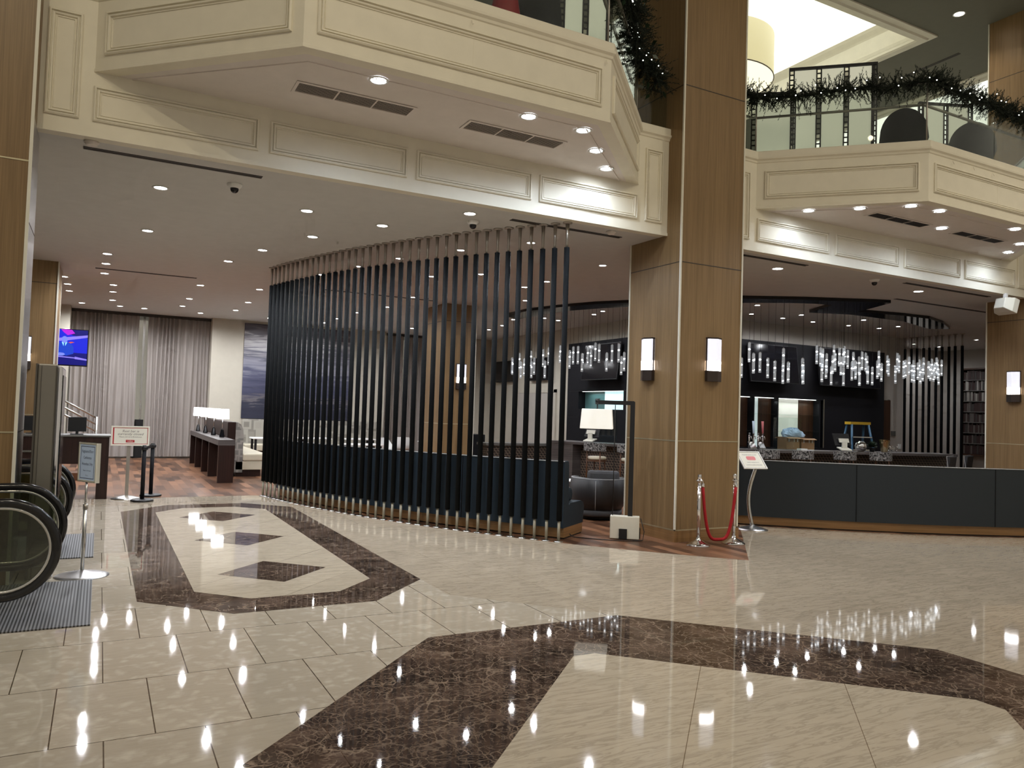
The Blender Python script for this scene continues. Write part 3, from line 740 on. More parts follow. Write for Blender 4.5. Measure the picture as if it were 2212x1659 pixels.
b = MB(); b.box((-.83, 25.18, 4.2), (2.98, 25.32, CZ)); b.box((8.4, 25.18, 4.2), (10.4, 25.32, CZ)); struct('trim_3', b, 'slot')
# seascape painting
b = MB(); b.box((3.83, 24.785, 1.26), (7.2, 24.815, 4.2)); solo('seascape_painting', b, 'seascape', 'huge grey blue seascape mural panel on the beige far wall', 'painting', (5.5, 24.8, 1.26))
# wall banquette under the painting
t = thing('wall_banquette', (5.6, 24.5, 0), 'grey quilted banquette running along the wall under the seascape', 'sofa'); o = t.location
b = MB(); b.box((3.86, 24.62, .45), (8.2, 24.79, 1.24)); b.build('backrest', 'wall_cushion', t, o, bevel=.02)
b = MB(); b.box((3.86, 24.05, .3), (8.2, 24.62, .5)); b.build('seat', 'cream_leather', t, o, bevel=.03)
b = MB(); b.box((3.86, 24.1, 0), (8.2, 24.6, .3)); b.build('base', 'dark_wood', t, o)
# console with five slab legs
t = thing('console_table', (2.43, 20.3, 0), 'long grey topped console table on dark slab legs beside the booth', 'table'); o = t.location
b = MB(); b.box((2.26, 17.45, .80), (2.60, 23.25, .92)); b.build('table_top', 'grey_wood', t, o)
for y in (17.45, 19.08, 20.4, 21.84, 23.15):
    b = MB(); b.box((2.27, y, 0), (2.59, y+.09, .80)); b.build('leg', 'dark_wood', t, o)
# four lamps on it
def table_lamp(p, lab, grp=None, s=1):
    t = thing('table_lamp', p, lab, 'lamp', grp); o = p
    b = MB(); vs = []
    for z, r_ in ((0, .055*s), (.02*s, .058*s), (.17*s, .030*s), (.18*s, .026*s)):
        for k in range(6): vs.append((p[0]+r_*math.cos(k*PI/3), p[1]+r_*math.sin(k*PI/3), p[2]+z))
    b.add(vs, [(5, 4, 3, 2, 1, 0), (18, 19, 20, 21, 22, 23)]+[(i*6+k, i*6+(k+1) % 6, i*6+6+(k+1) % 6, i*6+6+k) for i in range(3) for k in range(6)]); b.build('base', 'black_gloss', t, o)
    b = MB(); b.tube([(p[0], p[1], p[2]+.18*s), (p[0], p[1], p[2]+.44*s)], .007*s, 8); b.build('stem', 'chrome', t, o)
    b = MB(); w_ = .125*s
    vs = []
    for z, w2 in ((.42*s, w_), (.65*s, w_*.94)):
        vs += [(p[0]-w2, p[1]-w2, p[2]+z), (p[0]+w2, p[1]-w2, p[2]+z), (p[0]+w2, p[1]+w2, p[2]+z), (p[0]-w2, p[1]+w2, p[2]+z)]
    b.add(vs, [(0, 1, 5, 4), (1, 2, 6, 5), (2, 3, 7, 6), (3, 0, 4, 7), (3, 2, 1, 0), (4, 5, 6, 7)]); b.build('lamp_shade', 'shade_white', t, o)
    return t
for k, (x, y, wd) in enumerate([(2.50, 18.75, 'nearest the booth end'), (2.47, 20.0, 'second from the near end'), (2.43, 21.3, 'third from the near end'), (2.39, 22.6, 'nearest the curtains')]):
    table_lamp(Vector((x, y, .92)), 'lit white shaded table lamp on the console, '+wd, 'console lamps')
# booth behind the console
t = thing('booth_sofa', (3.0, 20.5, 0), 'booth with curved grey padded back and cream leather seat behind the console', 'sofa'); o = t.location
b = MB(); b.box((2.64, 18.9, .1), (2.82, 23.6, 1.27)); b.build('back_panel', 'dark_wood', t, o)
b = MB(); prof = [(2.82, .1), (2.82, 1.27), (2.86, 1.27), (2.93, 1.22), (2.98, 1.12), (3.0, 1.0), (3.0, .1)]
b.add([(x, 18.9, z) for x, z in prof]+[(x, 23.6, z) for x, z in prof], [tuple(range(7)), tuple(range(13, 6, -1))]+[(i, (i+1) % 7, 7+(i+1) % 7, 7+i) for i in range(7)]); b.build('backrest', 'seat_back_pattern', t, o)
b = MB(); b.box((3.0, 18.88, .36), (3.56, 23.6, .54)); b.build('seat_cushion', 'cream_leather', t, o, bevel=.035)
b = MB(); b.box((2.84, 18.9, .16), (3.54, 23.6, .36)); b.build('seat_base', 'cream_leather', t, o, bevel=.01)
b = MB(); b.box((2.86, 18.95, 0), (3.42, 23.5, .16)); b.build('plinth', 'dark_wood', t, o)
# lounge tables and shell chairs
def lounge_table(x, y, lab, w_=.45, m='white'):
    t = thing('dining_table', (x, y, 0), lab, 'table', 'white lounge tables'); o = t.location
    b = MB(); b.box((x-w_, y-.38, .72), (x+w_, y+.38, .755)); b.build('table_top', m, t, o, bevel=.006)
    for s in (-1, 1):
        for q in (-1, 1):
            b = MB(); b.box((x+s*(w_-.07)-.03, y+q*.28-.03, .0), (x+s*(w_-.07)+.03, y+q*.28+.03, .72)); b.build('leg', 'black', t, o)
for x, y, l in ((4.3, 22.9, 'white topped table in front of the wall banquette, nearest the booth'), (5.7, 23.2, 'white topped table seen through the first poles under the seascape'), (4.25, 20.4, 'white topped lounge table beside the booth seat'), (7.0, 23.0, 'white topped table beneath the far end of the seascape'), (6.1, 19.6, 'white topped table in the middle of the lounge behind the poles')):
    lounge_table(x, y, l)
def shell_chair(x, y, rz, lab):
    t = thing('shell_chair', (x, y, 0), lab, 'chair', 'white shell chairs', rz)
    b = MB(); n = 12; vs = []
    for j, (rr, z) in enumerate(((.02, .43), (.20, .44), (.25, .50), (.27, .62), (.27, .84))):
        for k in range(n):
            a = 2*PI*k/n; f = 1.0 if j < 3 else (1 if math.sin(a) > -.3 else 1); zz = z if j < 3 else (z if math.sin(a) > .1 else (.66 if math.sin(a) > -.5 else .50))
            vs.append((rr*math.cos(a), rr*math.sin(a), zz))
    b.add(vs, [(j*n+k, j*n+(k+1) % n, (j+1)*n+(k+1) % n, (j+1)*n+k) for j in range(4) for k in range(n)], None, True); b.build('seat', 'white', t)
    for sx in (-1, 1):
        for sy in (-1, 1):
            b = MB(); b.tube([(sx*.08, sy*.08, .43), (sx*.22, sy*.22, 0)], [.014, .010], 8); b.build('leg', 'stool_wood', t)
for x, y, rz, l in ((8.3, 22.6, 2.5, 'white shell chair before the far curtain, left one'), (9.1, 22.0, 3.6, 'white shell chair before the far curtain, right one'), (7.4, 21.6, .5, 'white shell chair beside the middle lounge table')):
    shell_chair(x, y, rz, l)
# round cafe table by them
t = thing('round_table', (8.7, 21.3, 0), 'round white cafe table between the shell chairs', 'table'); o = t.location
b = MB(); b.lathe(o, [(0, .74), (.38, .74), (.40, .755), (.40, .765), (0, .765)], 28); b.build('table_top', 'white', t, o)
b = MB(); b.lathe(o, [(.24, 0), (.24, .012), (.03, .03), (.028, .74)], 20); b.build('pedestal', 'steel', t, o)
# television on a ceiling pole
def tv_set():
    Y = 18.6; A = aty(191, 714, Y); zt, zb = aty(150, 712, Y).z, aty(150, 788, Y).z; hh = zt-zb; x1 = A.x-.005; x0 = x1-hh*16/9
    t = thing('television', ((x0+x1)/2, Y, zb), 'wall television showing a blue newsroom beside the wooden column', 'television'); o = t.location
    b = MB(); b.box((x0-.02, Y, zb-.025), (x1+.015, Y+.05, zt+.015)); b.build('bezel', 'black_gloss', t, o, bevel=.004)
    s = MB(); y = Y-.002
    def U(u, v): # u from right edge in units of height, v from top
        return (x1-u*hh, v)
    def pg(pts, m, dy): s.poly([(x1-(1-u)*hh, y-dy, zt-v*hh) for u, v in pts], m)
    pg([(-.77, 0), (1, 0), (1, 1), (-.77, 1)], 'tv_blue', 0)
    pg([(.42, .0), (1, .0), (1, .22), (.62, .16)], 'tv_deep', .0005)
    pg([(.33, .0), (.60, .0), (.68, .10), (.50, .16), (.40, .08)], 'tv_magenta', .001)
    pg([(-.77, .0), (.30, .0), (.10, .07), (-.77, .1)], 'tv_cyan', .001)
    pg([(-.77, .34), (0, .30), (.35, .24), (1, .13), (1, .20), (.4, .33), (0, .36), (-.77, .42)], 'tv_band', .001)
    pg([(.52, .36), (.60, .34), (.68, .355), (.58, .39)], 'tv_red', .0012)
    pg([(-.77, .62), (1, .66), (1, 1), (-.77, 1)], 'tv_deep', .001)
    pg([(-.1, .69), (.2, .70), (.2, .73), (-.1, .72)], 'tv_cyan', .0015)
    pg([(.14, .75), (.80, .79), (.80, .82), (.14, .78)], 'tv_band', .0015)
    pg([(.70, .76), (1, .82), (1, .86), (.70, .83)], 'tv_band', .0015)
    pg([(.16, .66), (.18, .46), (.27, .40), (.36, .36), (.50, .36), (.60, .41), (.66, .50), (.66, .68), (.50, .74), (.30, .73)], 'tv_suit', .002)
    pg([(.36, .36), (.50, .36), (.43, .52)], 'tv_shirt', .0025); pg([(.415, .38), (.445, .38), (.45, .5), (.43, .53), (.41, .5)], 'tv_suit', .003)
    pg([(.35+.08+.075*math.cos(a), .29+.10*math.sin(a)) for a in [2*PI*k/14 for k in range(14)]], 'tv_skin', .003)
    pg([(.24, .70), (.32, .66), (.42, .67), (.46, .71), (.40, .75), (.28, .75)], 'tv_skin', .003)
    s.build('screen', None, t, o, fix=False)
    b = MB(); b.tube([(x0+.25, Y+.05, zt-.1), (x0+.25, Y+.05, CZ)], .03, 10); b.build('ceiling_mount', 'black', t, o)
tv_set()
# reception counter at the left
t = thing('reception_desk', (-.8, 15.2, 0), 'dark wooden reception counter with slab end behind the portrait sign', 'desk'); o = t.location
b = MB(); b.box((-4.5, 14.95, .60), (.17, 15.03, 1.06)); b.build('front_panel', 'dark_wood', t, o)
b = MB(); b.box((0.0, 14.95, 0), (.17, 15.7, .6)); b.build('end_panel', 'dark_wood', t, o)
b = MB(); b.box((-4.5, 14.93, 1.06), (.19, 15.7, 1.085)); b.build('counter_top', 'stone_grey', t, o)
b = MB(); b.box((-4.5, 15.5, .12), (-1.2, 15.6, 1.0)); b.build('back_panel', 'dark_wood', t, o)
b = MB()
for z in (.80, .42, .2): b.box((-4.5, 14.9, z), (-.9, 14.95, z+.03))
b.build('metal_rail', 'steel', t, o)
def monitor(x, y, z, lab, w_=.22):
    t = thing('monitor', (x, y, z), lab, 'monitor', 'reception monitors'); o = t.location
    b = MB(); b.box((x-w_, y-.015, z+.05), (x+w_, y+.015, z+.30)); b.build('screen', 'black', t, o, bevel=.005)
    b = MB(); b.box((x-.1, y-.08, z), (x+.1, y+.08, z+.012)); b.box((x-.02, y-.01, z), (x+.02, y+.02, z+.1)); b.build('stand', 'black', t, o)
monitor(-.33, 15.3, 1.085, 'black monitor back on the reception counter beside the steel rail', .14)
p = aty(72, 915, 15.5); monitor(p.x, 15.5, 1.085, 'black monitor on the reception counter between pillar and kiosk', .16)
# stair handrail beyond the desk
t = thing('stair_handrail', (.2, 19, 0), 'steel triple bar stair handrail sloping down behind the reception counter', 'railing'); o = t.location
b = MB()
for dz in (0, -.14, -.29): b.tube([(-1.2, 19, 1.95+dz), (-.05-.0*dz, 19, 1.22+dz+.08), ], .022, 8)
b.build('rails', 'steel', t, o)
b = MB(); b.tube([(-.05, 19, 0), (-.05, 19, 1.32)], .025, 8); b.tube([(-1.0, 19, 0), (-1.0, 19, 1.8)], .025, 8); b.build('posts', 'steel', t, o)
b = MB(); b.prism([(-1.4, 18.4), (-.1, 18.4), (-.1, 18.9), (-1.4, 18.9)], 0, .16); solo('ramp_kerb', b, 'stool_wood', 'low red brown wooden ramp edge behind the reception counter', 'ramp', (-.7, 18.2, 0))
b = MB(); b.box((.93, 25.5, .0), (1.16, 25.55, 1.14)); b.box((.88, 25.5, .0), (.95, 25.62, 1.1)); solo('menu_board', b, 'black', 'narrow black board standing in the gap between the curtains', 'board', (1.05, 25.5, 0))

# ================================================================== SIGNS AND STANCHIONS
t_poster = [None]
def sign_board(t, c, ux, uy, w_, h_, frame_m, paper_m, fr=.022, deep=.02):
    ux = Vector(ux).normalized(); uy = Vector(uy).normalized(); n = ux.cross(uy); c = Vector(c); o = t.location
    b = MB(); b.frame(c-ux*w_/2-uy*h_/2, ux, uy, n, w_, h_, [(0, -deep), (0, .006), (fr*.7, .008), (fr, .001)])
    b.obox(c-n*(deep*.5+.001), ux, uy, n, w_/2, h_/2, deep*.5); b.build('sign_frame', frame_m, t, o, fix=False)
    b = MB(); b.obox(c+n*.0012, ux, uy, n, w_/2-fr, h_/2-fr, .0008); t_poster[0] = b.build('poster', paper_m, t, o)
    return ux, uy, n
# portrait sign beside the escalator
P1 = Vector((-.08, 8.51, 0))
t = thing('portrait_sign_stand', P1, 'portrait framed notice on a telescopic steel pole and domed base by the escalator mat', 'sign'); o = P1
b = MB(); b.lathe(P1, [(.235, 0), (.235, .008), (.19, .022), (.06, .045), (.022, .06), (0, .06)], 32); b.build('base', 'brushed', t, o)
b = MB(); b.tube([P1+Vector((0, 0, .05)), P1+Vector((0, 0, .66))], .017, 12); b.build('lower_pole', 'steel', t, o)
b = MB(); b.tube([P1+Vector((0, 0, .64)), P1+Vector((0, 0, .69))], .022, 12); b.build('collar', 'nickel', t, o)
b = MB(); b.tube([P1+Vector((0, 0, .66)), P1+Vector((0, 0, .92))], .011, 10); b.build('upper_pole', 'steel', t, o)
a = R(-60); ux = Vector((math.cos(a), math.sin(a), 0)); c1 = P1+Vector((.0, -.02, 1.09))
ux, uy, n1 = sign_board(t, c1, ux, (0, 0, 1), .31, .38, 'offwhite', 'blue_paper', .02, .035)
b = MB(); b.frame(c1-ux*.118-uy*.155+n1*.0025, ux, uy, n1, .236, .31, [(0, 0), (0, .0006), (.005, .0006), (.005, 0)]); b.build('border_line', 'ink', t, o, fix=False)
for k, (tx, sz, dz) in enumerate((('Registered Floor', .040, .105), ('Conference', .040, .045), ('Attendees Only', .040, -.015), ('Please see the front desk', .018, -.078), ('Thank you', .014, -.125))):
    textmesh(tx, sz, 'lettering', 'ink', t_poster[0], c1+uy*dz+n1*.0032-o, ux, uy, xs=.72)
# landscape sign
P2 = Vector((.47, 14.93, 0))
t = thing('landscape_sign_stand', P2, 'landscape cream framed notice on a steel pole by the wood floor edge', 'sign'); o = P2
b = MB(); b.lathe(P2, [(.24, 0), (.24, .008), (.15, .035), (.04, .06), (0, .06)], 32); b.build('base', 'steel', t, o)
b = MB(); b.box(P2+Vector((-.025, -.015, .04)), P2+Vector((.03, .015, .93))); b.build('pole', 'nickel', t, o)
c2 = P2+Vector((.02, -.03, 1.085)); ux, uy, n2 = sign_board(t, c2, (math.cos(R(-3)), math.sin(R(-3)), 0), (0, 0, 1), .60, .34, 'offwhite', 'offwhite', .025, .03)
b = MB(); b.frame(c2-ux*.272-uy*.142+n2*.0025, ux, uy, n2, .544, .284, [(0, 0), (0, .001), (.008, .001), (.008, 0)])
b.obox(c2-ux*.262+n2*.003, ux, uy, n2, .010, .14, .0008); b.build('red_border', 'red_ink', t, o, fix=False)
for tx, sz, dz in (('Rest bar is', .058, .082), ('currently closed', .058, .032), ('Please join us in Brewhouse', .030, -.016)):
    textmesh(tx, sz, 'lettering', 'grey_ink', t_poster[0], c2+uy*dz+n2*.0035-o, ux, uy, shear=.25, xs=1.05)
b = MB(); b.obox(c2-uy*.09+n2*.003, ux, uy, n2, .068, .021, .001); b.build('red_logo', 'red_ink', t, o)
textmesh('redbar', .034, 'lettering', 'offwhite', t, c2-uy*.09+n2*.0045-o, ux, uy)
# leaning sign on a curved post in front of the blue banquette
P3 = Vector((9.03, 8.84, 0))
t = thing('tilted_sign_stand', P3, 'tilted white framed notice on a curved silver post before the slate blue banquette', 'sign'); o = P3
vd = Vector((P3.x, P3.y, 0)).normalized(); rt = Vector((vd.y, -vd.x, 0))
b = MB(); b.lathe(P3, [(.235, 0), (.235, .008), (.16, .03), (.05, .06), (.03, .075), (0, .075)], 32); b.build('base', 'brushed', t, o)
b = MB(); pts = []
for k in range(13):
    s_ = k/12; off = -.085*math.sin(PI*s_)+.045*s_; pts.append(P3+rt*off+Vector((0, 0, .05+.93*s_)))
b.tube(pts, .030, 10); b.build('curved_post', 'steel', t, o)
th = R(33); ex = (rt*math.cos(th)+vd*math.sin(th)).normalized(); hn = Vector((ex.y, -ex.x, 0)); ey = (Vector((0, 0, 1))*.70-hn*.72).normalized()
c3 = P3+rt*(-.03)-vd*.02+Vector((0, 0, 1.075)); ux, uy, n3 = sign_board(t, c3, ex, ey, .41, .36, 'white', 'offwhite', .02, .012)
b = MB(); b.frame(c3-ux*.185-uy*.16+n3*.002, ux, uy, n3, .37, .32, [(0, 0), (0, .001), (.004, .001), (.004, 0)]); b.build('border_line', 'grey_ink', t, o, fix=False)
b = MB(); pts = []
for qx, qy in ((1, 1), (-1, 1), (-1, -1), (1, -1)):
    for k in range(5):
        a_ = (0 if qx > 0 and qy > 0 else PI/2 if qx < 0 and qy > 0 else PI if qx < 0 else 1.5*PI)+k*PI/8
        pts.append(c3+uy*.035+ux*(qx*.055+.025*math.cos(a_))+uy*(qy*.015+.025*math.sin(a_))+n3*.003)
b.poly(pts); b.build('red_badge', 'pink_ink', t, o, fix=False)
for tx, sz, dz in (('PLEASE JOIN US IN', .030, .105), ('OPEN WEEKDAYS', .026, -.055), ('LUNCH AND DINNER', .028, -.105)):
    textmesh(tx, sz, 'lettering', 'grey_ink', t_poster[0], c3+uy*dz+n3*.003-o, ux, uy)
# black belt posts
def belt_post(p, lab):
    t = thing('belt_stanchion', p, lab, 'stanchion', 'black belt stanchions'); o = Vector(p)
    b = MB(); b.lathe(o, [(.175, 0), (.18, .004), (.18, .028), (.16, .036), (.05, .042), (0, .042)], 32); b.build('base', 'black', t, o)
    b = MB(); b.cyl(o.x, o.y, .04, .86, .033, 16); b.build('post', 'black_soft', t, o)
    b = MB(); b.cyl(o.x, o.y, .86, .93, .039, 16); b.cyl(o.x, o.y, .93, .945, .03, 16)
    for a_ in range(4): b.obox((o.x+.045*math.cos(a_*PI/2), o.y+.045*math.sin(a_*PI/2), .895), (math.cos(a_*PI/2), math.sin(a_*PI/2), 0), (-math.sin(a_*PI/2), math.cos(a_*PI/2), 0), (0, 0, 1), .012, .014, .022)
    b.build('belt_head', 'black', t, o)
    return t
belt_post((.70, 14.50, 0), 'black belt stanchion nearer the viewer, beside the landscape sign')
belt_post((.87, 15.25, 0), 'black belt stanchion standing behind the other on the wood floor')
b = MB(); b.obox((.785, 14.875, .895), (.17, .75, 0), (-.75, .17, 0), (0, 0, 1), .33, .002, .024); solo('barrier_belt', b, 'black', 'short black belt stretched between the two black stanchions', 'belt', (.785, 14.875, .895))
# chrome rope posts
def rope_post(p, lab, top='crown'):
    t = thing('rope_stanchion', p, lab, 'stanchion', 'chrome rope stanchions'); o = Vector(p)
    b = MB(); b.lathe(o, [(.155, 0), (.16, .006), (.155, .02), (.11, .04), (.05, .075), (.032, .09), (.030, .11), (0, .11)], 32); b.build('base', 'chrome', t, o)
    b = MB(); b.cyl(o.x, o.y, .09, .86, .025, 18); b.build('post', 'chrome', t, o)
    b = MB(); b.lathe(o, [(.025, .855), (.05, .86), (.05, .872), (.028, .876), (.028, .89)], 20); b.build('ring_plate', 'chrome', t, o)
    b = MB()
    if top == 'crown': b.lathe(o, [(.022, .885), (.026, .90), (.026, .945), (.024, .95), (0, .95)], 18)
    else: b.lathe(o, [(.020, .885), (.022, .89), (.031, .925), (.030, .94), (.018, .955), (0, .958)], 18)
    b.build('finial', 'chrome', t, o)
rope_post((7.12, 7.93, 0), 'chrome rope stanchion on the wooden floor corner, nearer the arc lamp')
rope_post((7.72, 7.90, 0), 'chrome rope stanchion nearest the tilted sign, with a rounded finial', 'ball')
t = thing('velvet_rope', (7.42, 7.91, .1), 'red velvet rope sagging between the two chrome stanchions', 'rope'); o = t.location
pts = []; pA = Vector((7.12+.055, 7.925, .80)); pB = Vector((7.70, 7.85, .78))
for k in range(33):
    s_ = k/32; x = -1+2*s_; z = .80-(.80-.075)*(1-abs(x)**3.4)
    xx = .5+.5*math.copysign(abs(x)**.8, x)*(.95+.05*abs(x)); p = pA.lerp(pB, xx); pts.append((p.x, p.y, z))
b = MB(); b.tube(pts, .021, 12); b.build('rope', 'red_velvet', t, o)
for p in (pA, pB):
    b = MB(); b.cyl(p.x, p.y, .78, .83, .024, 12); b.tube([(p.x, p.y, .83), (p.x, p.y, .85), (p.x+(.0), p.y, .865)], .008, 8); b.build('hook_end', 'chrome', t, o)

# ================================================================== ESCALATORS, MATS, KIOSK
def escalator(y0, y1, xr, lab):
    t = thing('escalator', (-1.5, (y0+y1)/2, 0), lab, 'escalator', 'escalators'); o = t.location
    rad = .345; zc = .585; xc = xr-rad
    def loop(dr, xl=-4.5, full=True):
        P = [(xl, zc+rad-dr)]+[(xc+(rad-dr)*math.sin(a_), zc+(rad-dr)*math.cos(a_)) for a_ in [PI*k/24 for k in range(25)]]
        return P
    for y in (y0, y1):
        b = MB(); path = [(x, y, z) for x, z in loop(0)]+[(-4.5, y, zc-rad)]
        b.tube(path, .032, 12); hr = b.build('handrail', 'rubber', t, o)
        b = MB(); path = [(x, y, z) for x, z in loop(.040)]+[(-4.5, y, zc-rad+.04)]
        b.tube(path, .014, 8); b.build('handrail_guide', 'steel', t, o)
        b = MB(); P = loop(.045)+[(-4.5, zc-rad+.045)]
        b.add([(x, y-.006, z) for x, z in P]+[(x, y+.006, z) for x, z in P], [tuple(range(len(P))), tuple(range(2*len(P)-1, len(P)-1, -1))]); b.build('balustrade_glass', 'glass_escalator', t, o)
        b = MB(); b.box((-4.5, y-.07, 0), (-1.0, y+.07, .20)); b.build('skirt', 'black_soft', t, o)
    b = MB(); b.box((-4.5, y0+.07, 0), (-1.02, y1-.07, .012)); b.build('comb_plate', 'steel', t, o)
escalator(6.68, 7.86, -.235, 'escalator with black looped handrails nearest the viewer at the left')
escalator(9.75, 10.9, -.245, 'farther escalator with looped handrails behind the kiosk')
b = MB(); b.box((-1.0, 6.62, .0015), (.01, 8.27, .012)); solo('entrance_mat', b, 'ribbed_mat', 'large ribbed grey mat at the foot of the nearest escalator', 'mat', (-.8, 7.45, 0))
b = MB(); b.box((-1.0, 9.45, .0015), (.01, 11.1, .012)); solo('entrance_mat', b, 'ribbed_mat', 'ribbed grey mat at the foot of the farther escalator', 'mat', (-.8, 10.3, 0))
t = thing('directory_kiosk', (-.44, 8.9, 0), 'tall grey digital directory kiosk standing beside the left pillar', 'kiosk'); o = t.location
b = MB(); b.box((-.53, 8.47, 0), (-.37, 9.25, 2.02)); b.build('body', 'kiosk_metal', t, o, bevel=.012)
b = MB(); b.box((-.545, 8.46, 0), (-.53, 9.26, 2.02)); b.box((-.50, 8.462, .02), (-.494, 8.47, 2.0)); b.box((-.375, 8.462, .02), (-.368, 8.47, 2.0)); b.build('edge_strip', 'kiosk_side', t, o)
b = MB(); b.box((-.37, 8.48, 0), (-.325, 9.24, 2.0)); b.build('front_bezel', 'chrome', t, o, bevel=.015)
b = MB(); b.box((-.326, 8.52, .75), (-.318, 9.2, 1.92)); b.build('screen', 'black_gloss', t, o)
b = MB()
for k in range(8): b.box((-.47, 8.462, .12+.05*k), (-.40, 8.472, .13+.05*k))
b.build('vent_slots', 'steel', t, o)

# ================================================================== ARC LAMP, ARMCHAIR, SIDE TABLE
t = thing('arc_floor_lamp', (6.46, 8.66, 0), 'black square tubed arc floor lamp with white block base beside the big column', 'lamp'); o = t.location
bu = (Vector((6.62, 8.57, 0))-Vector((6.32, 8.80, 0))).normalized(); bv = Vector((-bu.y, bu.x, 0)); bc = Vector((6.47, 8.69, 0))
b = MB(); b.obox(bc+Vector((0, 0, .165)), bu, bv, (0, 0, 1), .20, .075, .155); b.build('block_base', 'offwhite', t, o, bevel=.01)
b = MB(); b.obox(bc-bu*.02-bv*.085+Vector((0, 0, .08)), bu, bv, (0, 0, 1), .055, .012, .07); b.build('foot', 'black', t, o)
b = MB(); b.obox(bc+bu*.20+bv*.02+Vector((0, 0, .09)), bu, bv, (0, 0, 1), .014, .05, .07); b.build('foot', 'black', t, o)
pt = bc+bu*.07; top = 1.90
b = MB(); b.obox(Vector((pt.x, pt.y, (.31+top)/2)), bu, bv, (0, 0, 1), .032, .026, (top-.31)/2); b.build('upright', 'black', t, o)
tip = pt-bu*.02; el = aty(1290, 870, 9.2); ad = Vector((el.x-pt.x, el.y-pt.y, 0)); 
ad = Vector((-bu.x, -bu.y, 0)); AL = .52
b = MB(); b.obox(Vector((pt.x, pt.y, top-.02))+ad*(AL/2-.02), ad, bv, (0, 0, 1), AL/2, .022, .028); b.build('arm', 'black', t, o)
hd = pt+ad*(AL-.03)
b = MB(); b.cyl(hd.x, hd.y, top-.05, top+.03, .03, 12); b.tube([(hd.x, hd.y, top-.05), (hd.x, hd.y, 1.77)], .008, 8); b.build('head_joint', 'black', t, o)
b = MB(); vs = []
for z, w_ in ((1.51, .225), (1.785, .205)):
    vs += [(hd+bu*(-w_)-bv*w_*.8)[:2]+(z,), (hd+bu*w_-bv*w_*.8)[:2]+(z,), (hd+bu*w_+bv*w_*.8)[:2]+(z,), (hd-bu*w_+bv*w_*.8)[:2]+(z,)]
b.add(vs, [(0, 1, 5, 4), (1, 2, 6, 5), (2, 3, 7, 6), (3, 0, 4, 7), (3, 2, 1, 0), (4, 5, 6, 7)]); b.build('lamp_shade', 'shade_warm', t, o, bevel=.008)
b = MB(); c_ = pt-bu*.24; b.tube([Vector((c_.x, c_.y, .31)), Vector((c_.x, c_.y, 1.85))], .006, 6); b.build('counter_rod', 'black', t, o)
pts = [Vector((6.62, 8.53, .3)), Vector((6.66, 8.5, .12)), Vector((6.6, 8.45, .012)), Vector((6.4, 8.5, .008)), Vector((6.25, 8.6, .008)), Vector((6.1, 8.72, .008)), Vector((5.95, 8.9, .008)), Vector((5.85, 9.03, .008)), Vector((5.80, 9.06, .05))]
b = MB(); b.tube(pts, .006, 6); solo('power_cord', b, 'black', 'thin black cord running from the arc lamp to the blue sofa', 'cord', (6.2, 8.7, 0))
# tub armchair
ac = Vector((7.33, 10.60, 0)); t = thing('tub_armchair', ac, 'round backed black leather tub armchair with grey tweed cushion beside the big column', 'armchair'); o = ac
fd = math.atan2(-ac.y, -ac.x)  # its back is towards the viewer
def shell(b, r0, r1, z0, z1, a0, a1, n=24, bulge=.03):
    vs = []; L = 7
    for i in range(n+1):
        a_ = fd+a0+(a1-a0)*i/n
        for (rr, z) in ((r1-.07, z0), (r1+bulge*.6, z0+.14), (r1+bulge, (z0+z1)/2), (r1, z1-.02), (r1-.03, z1), (r0, z1), (r0, z0)):
            vs.append((ac.x+rr*math.cos(a_), ac.y+rr*math.sin(a_), z))
    b.add(vs, [(i*L+j, (i+1)*L+j, (i+1)*L+(j+1) % L, i*L+(j+1) % L) for i in range(n) for j in range(L)]+[tuple(range(L)), tuple(n*L+j for j in range(L-1, -1, -1))], None, True)
b = MB(); shell(b, .34, .45, .15, .68, -1.9, 1.9); b.build('shell', 'leather', t, o)
b = MB(); b.tube([(ac.x+.44*math.cos(fd+x), ac.y+.44*math.sin(fd+x), .668) for x in [-1.9+3.8*k/24 for k in range(25)]], .008, 6)
b.tube([(ac.x+(.487-.03*abs(z-.4)*4)*math.cos(fd-.08), ac.y+(.487-.03*abs(z-.4)*4)*math.sin(fd-.08), z) for z in (.18, .3, .42, .54, .65)], .005, 6); b.build('piping', 'piping', t, o)
b = MB(); b.lathe(ac, [(.33, .30), (.35, .33), (.35, .42), (.32, .45), (0, .46)], 28); b.build('seat_cushion', 'grey_tweed', t, o)
b = MB(); c_ = ac+Vector((math.cos(fd), math.sin(fd), 0))*.26+Vector((.827, -.563, 0))*.08; b.obox(c_+Vector((0, 0, .645)), (-math.sin(fd), math.cos(fd), 0), (math.cos(fd), math.sin(fd), 0), (0, 0, 1), .26, .06, .16); b.build('back_cushion', 'grey_tweed', t, o, bevel=.05)
b = MB(); b.lathe(ac, [(.36, .06), (.40, .09), (.40, .16), (.30, .18)], 28); b.build('skirt', 'grey_tweed', t, o)
b = MB(); b.lathe(ac, [(.28, 0), (.28, .06), (0, .06)], 24); b.build('swivel_base', 'black', t, o)
# small round side table
st = Vector((7.60, 11.68, 0)); t = thing('side_table', st, 'small round white topped side table between blue sofa and tub armchair', 'table'); o = st
b = MB(); b.lathe(st, [(0, .50), (.26, .50), (.28, .51), (.28, .525), (0, .525)], 28); b.build('table_top', 'white', t, o)
for k in range(3):
    a_ = k*2*PI/3+.5; b = MB(); b.tube([(st.x+.06*math.cos(a_), st.y+.06*math.sin(a_), .5), (st.x+.22*math.cos(a_), st.y+.22*math.sin(a_), 0)], .009, 8); b.build('leg', 'chrome', t, o)
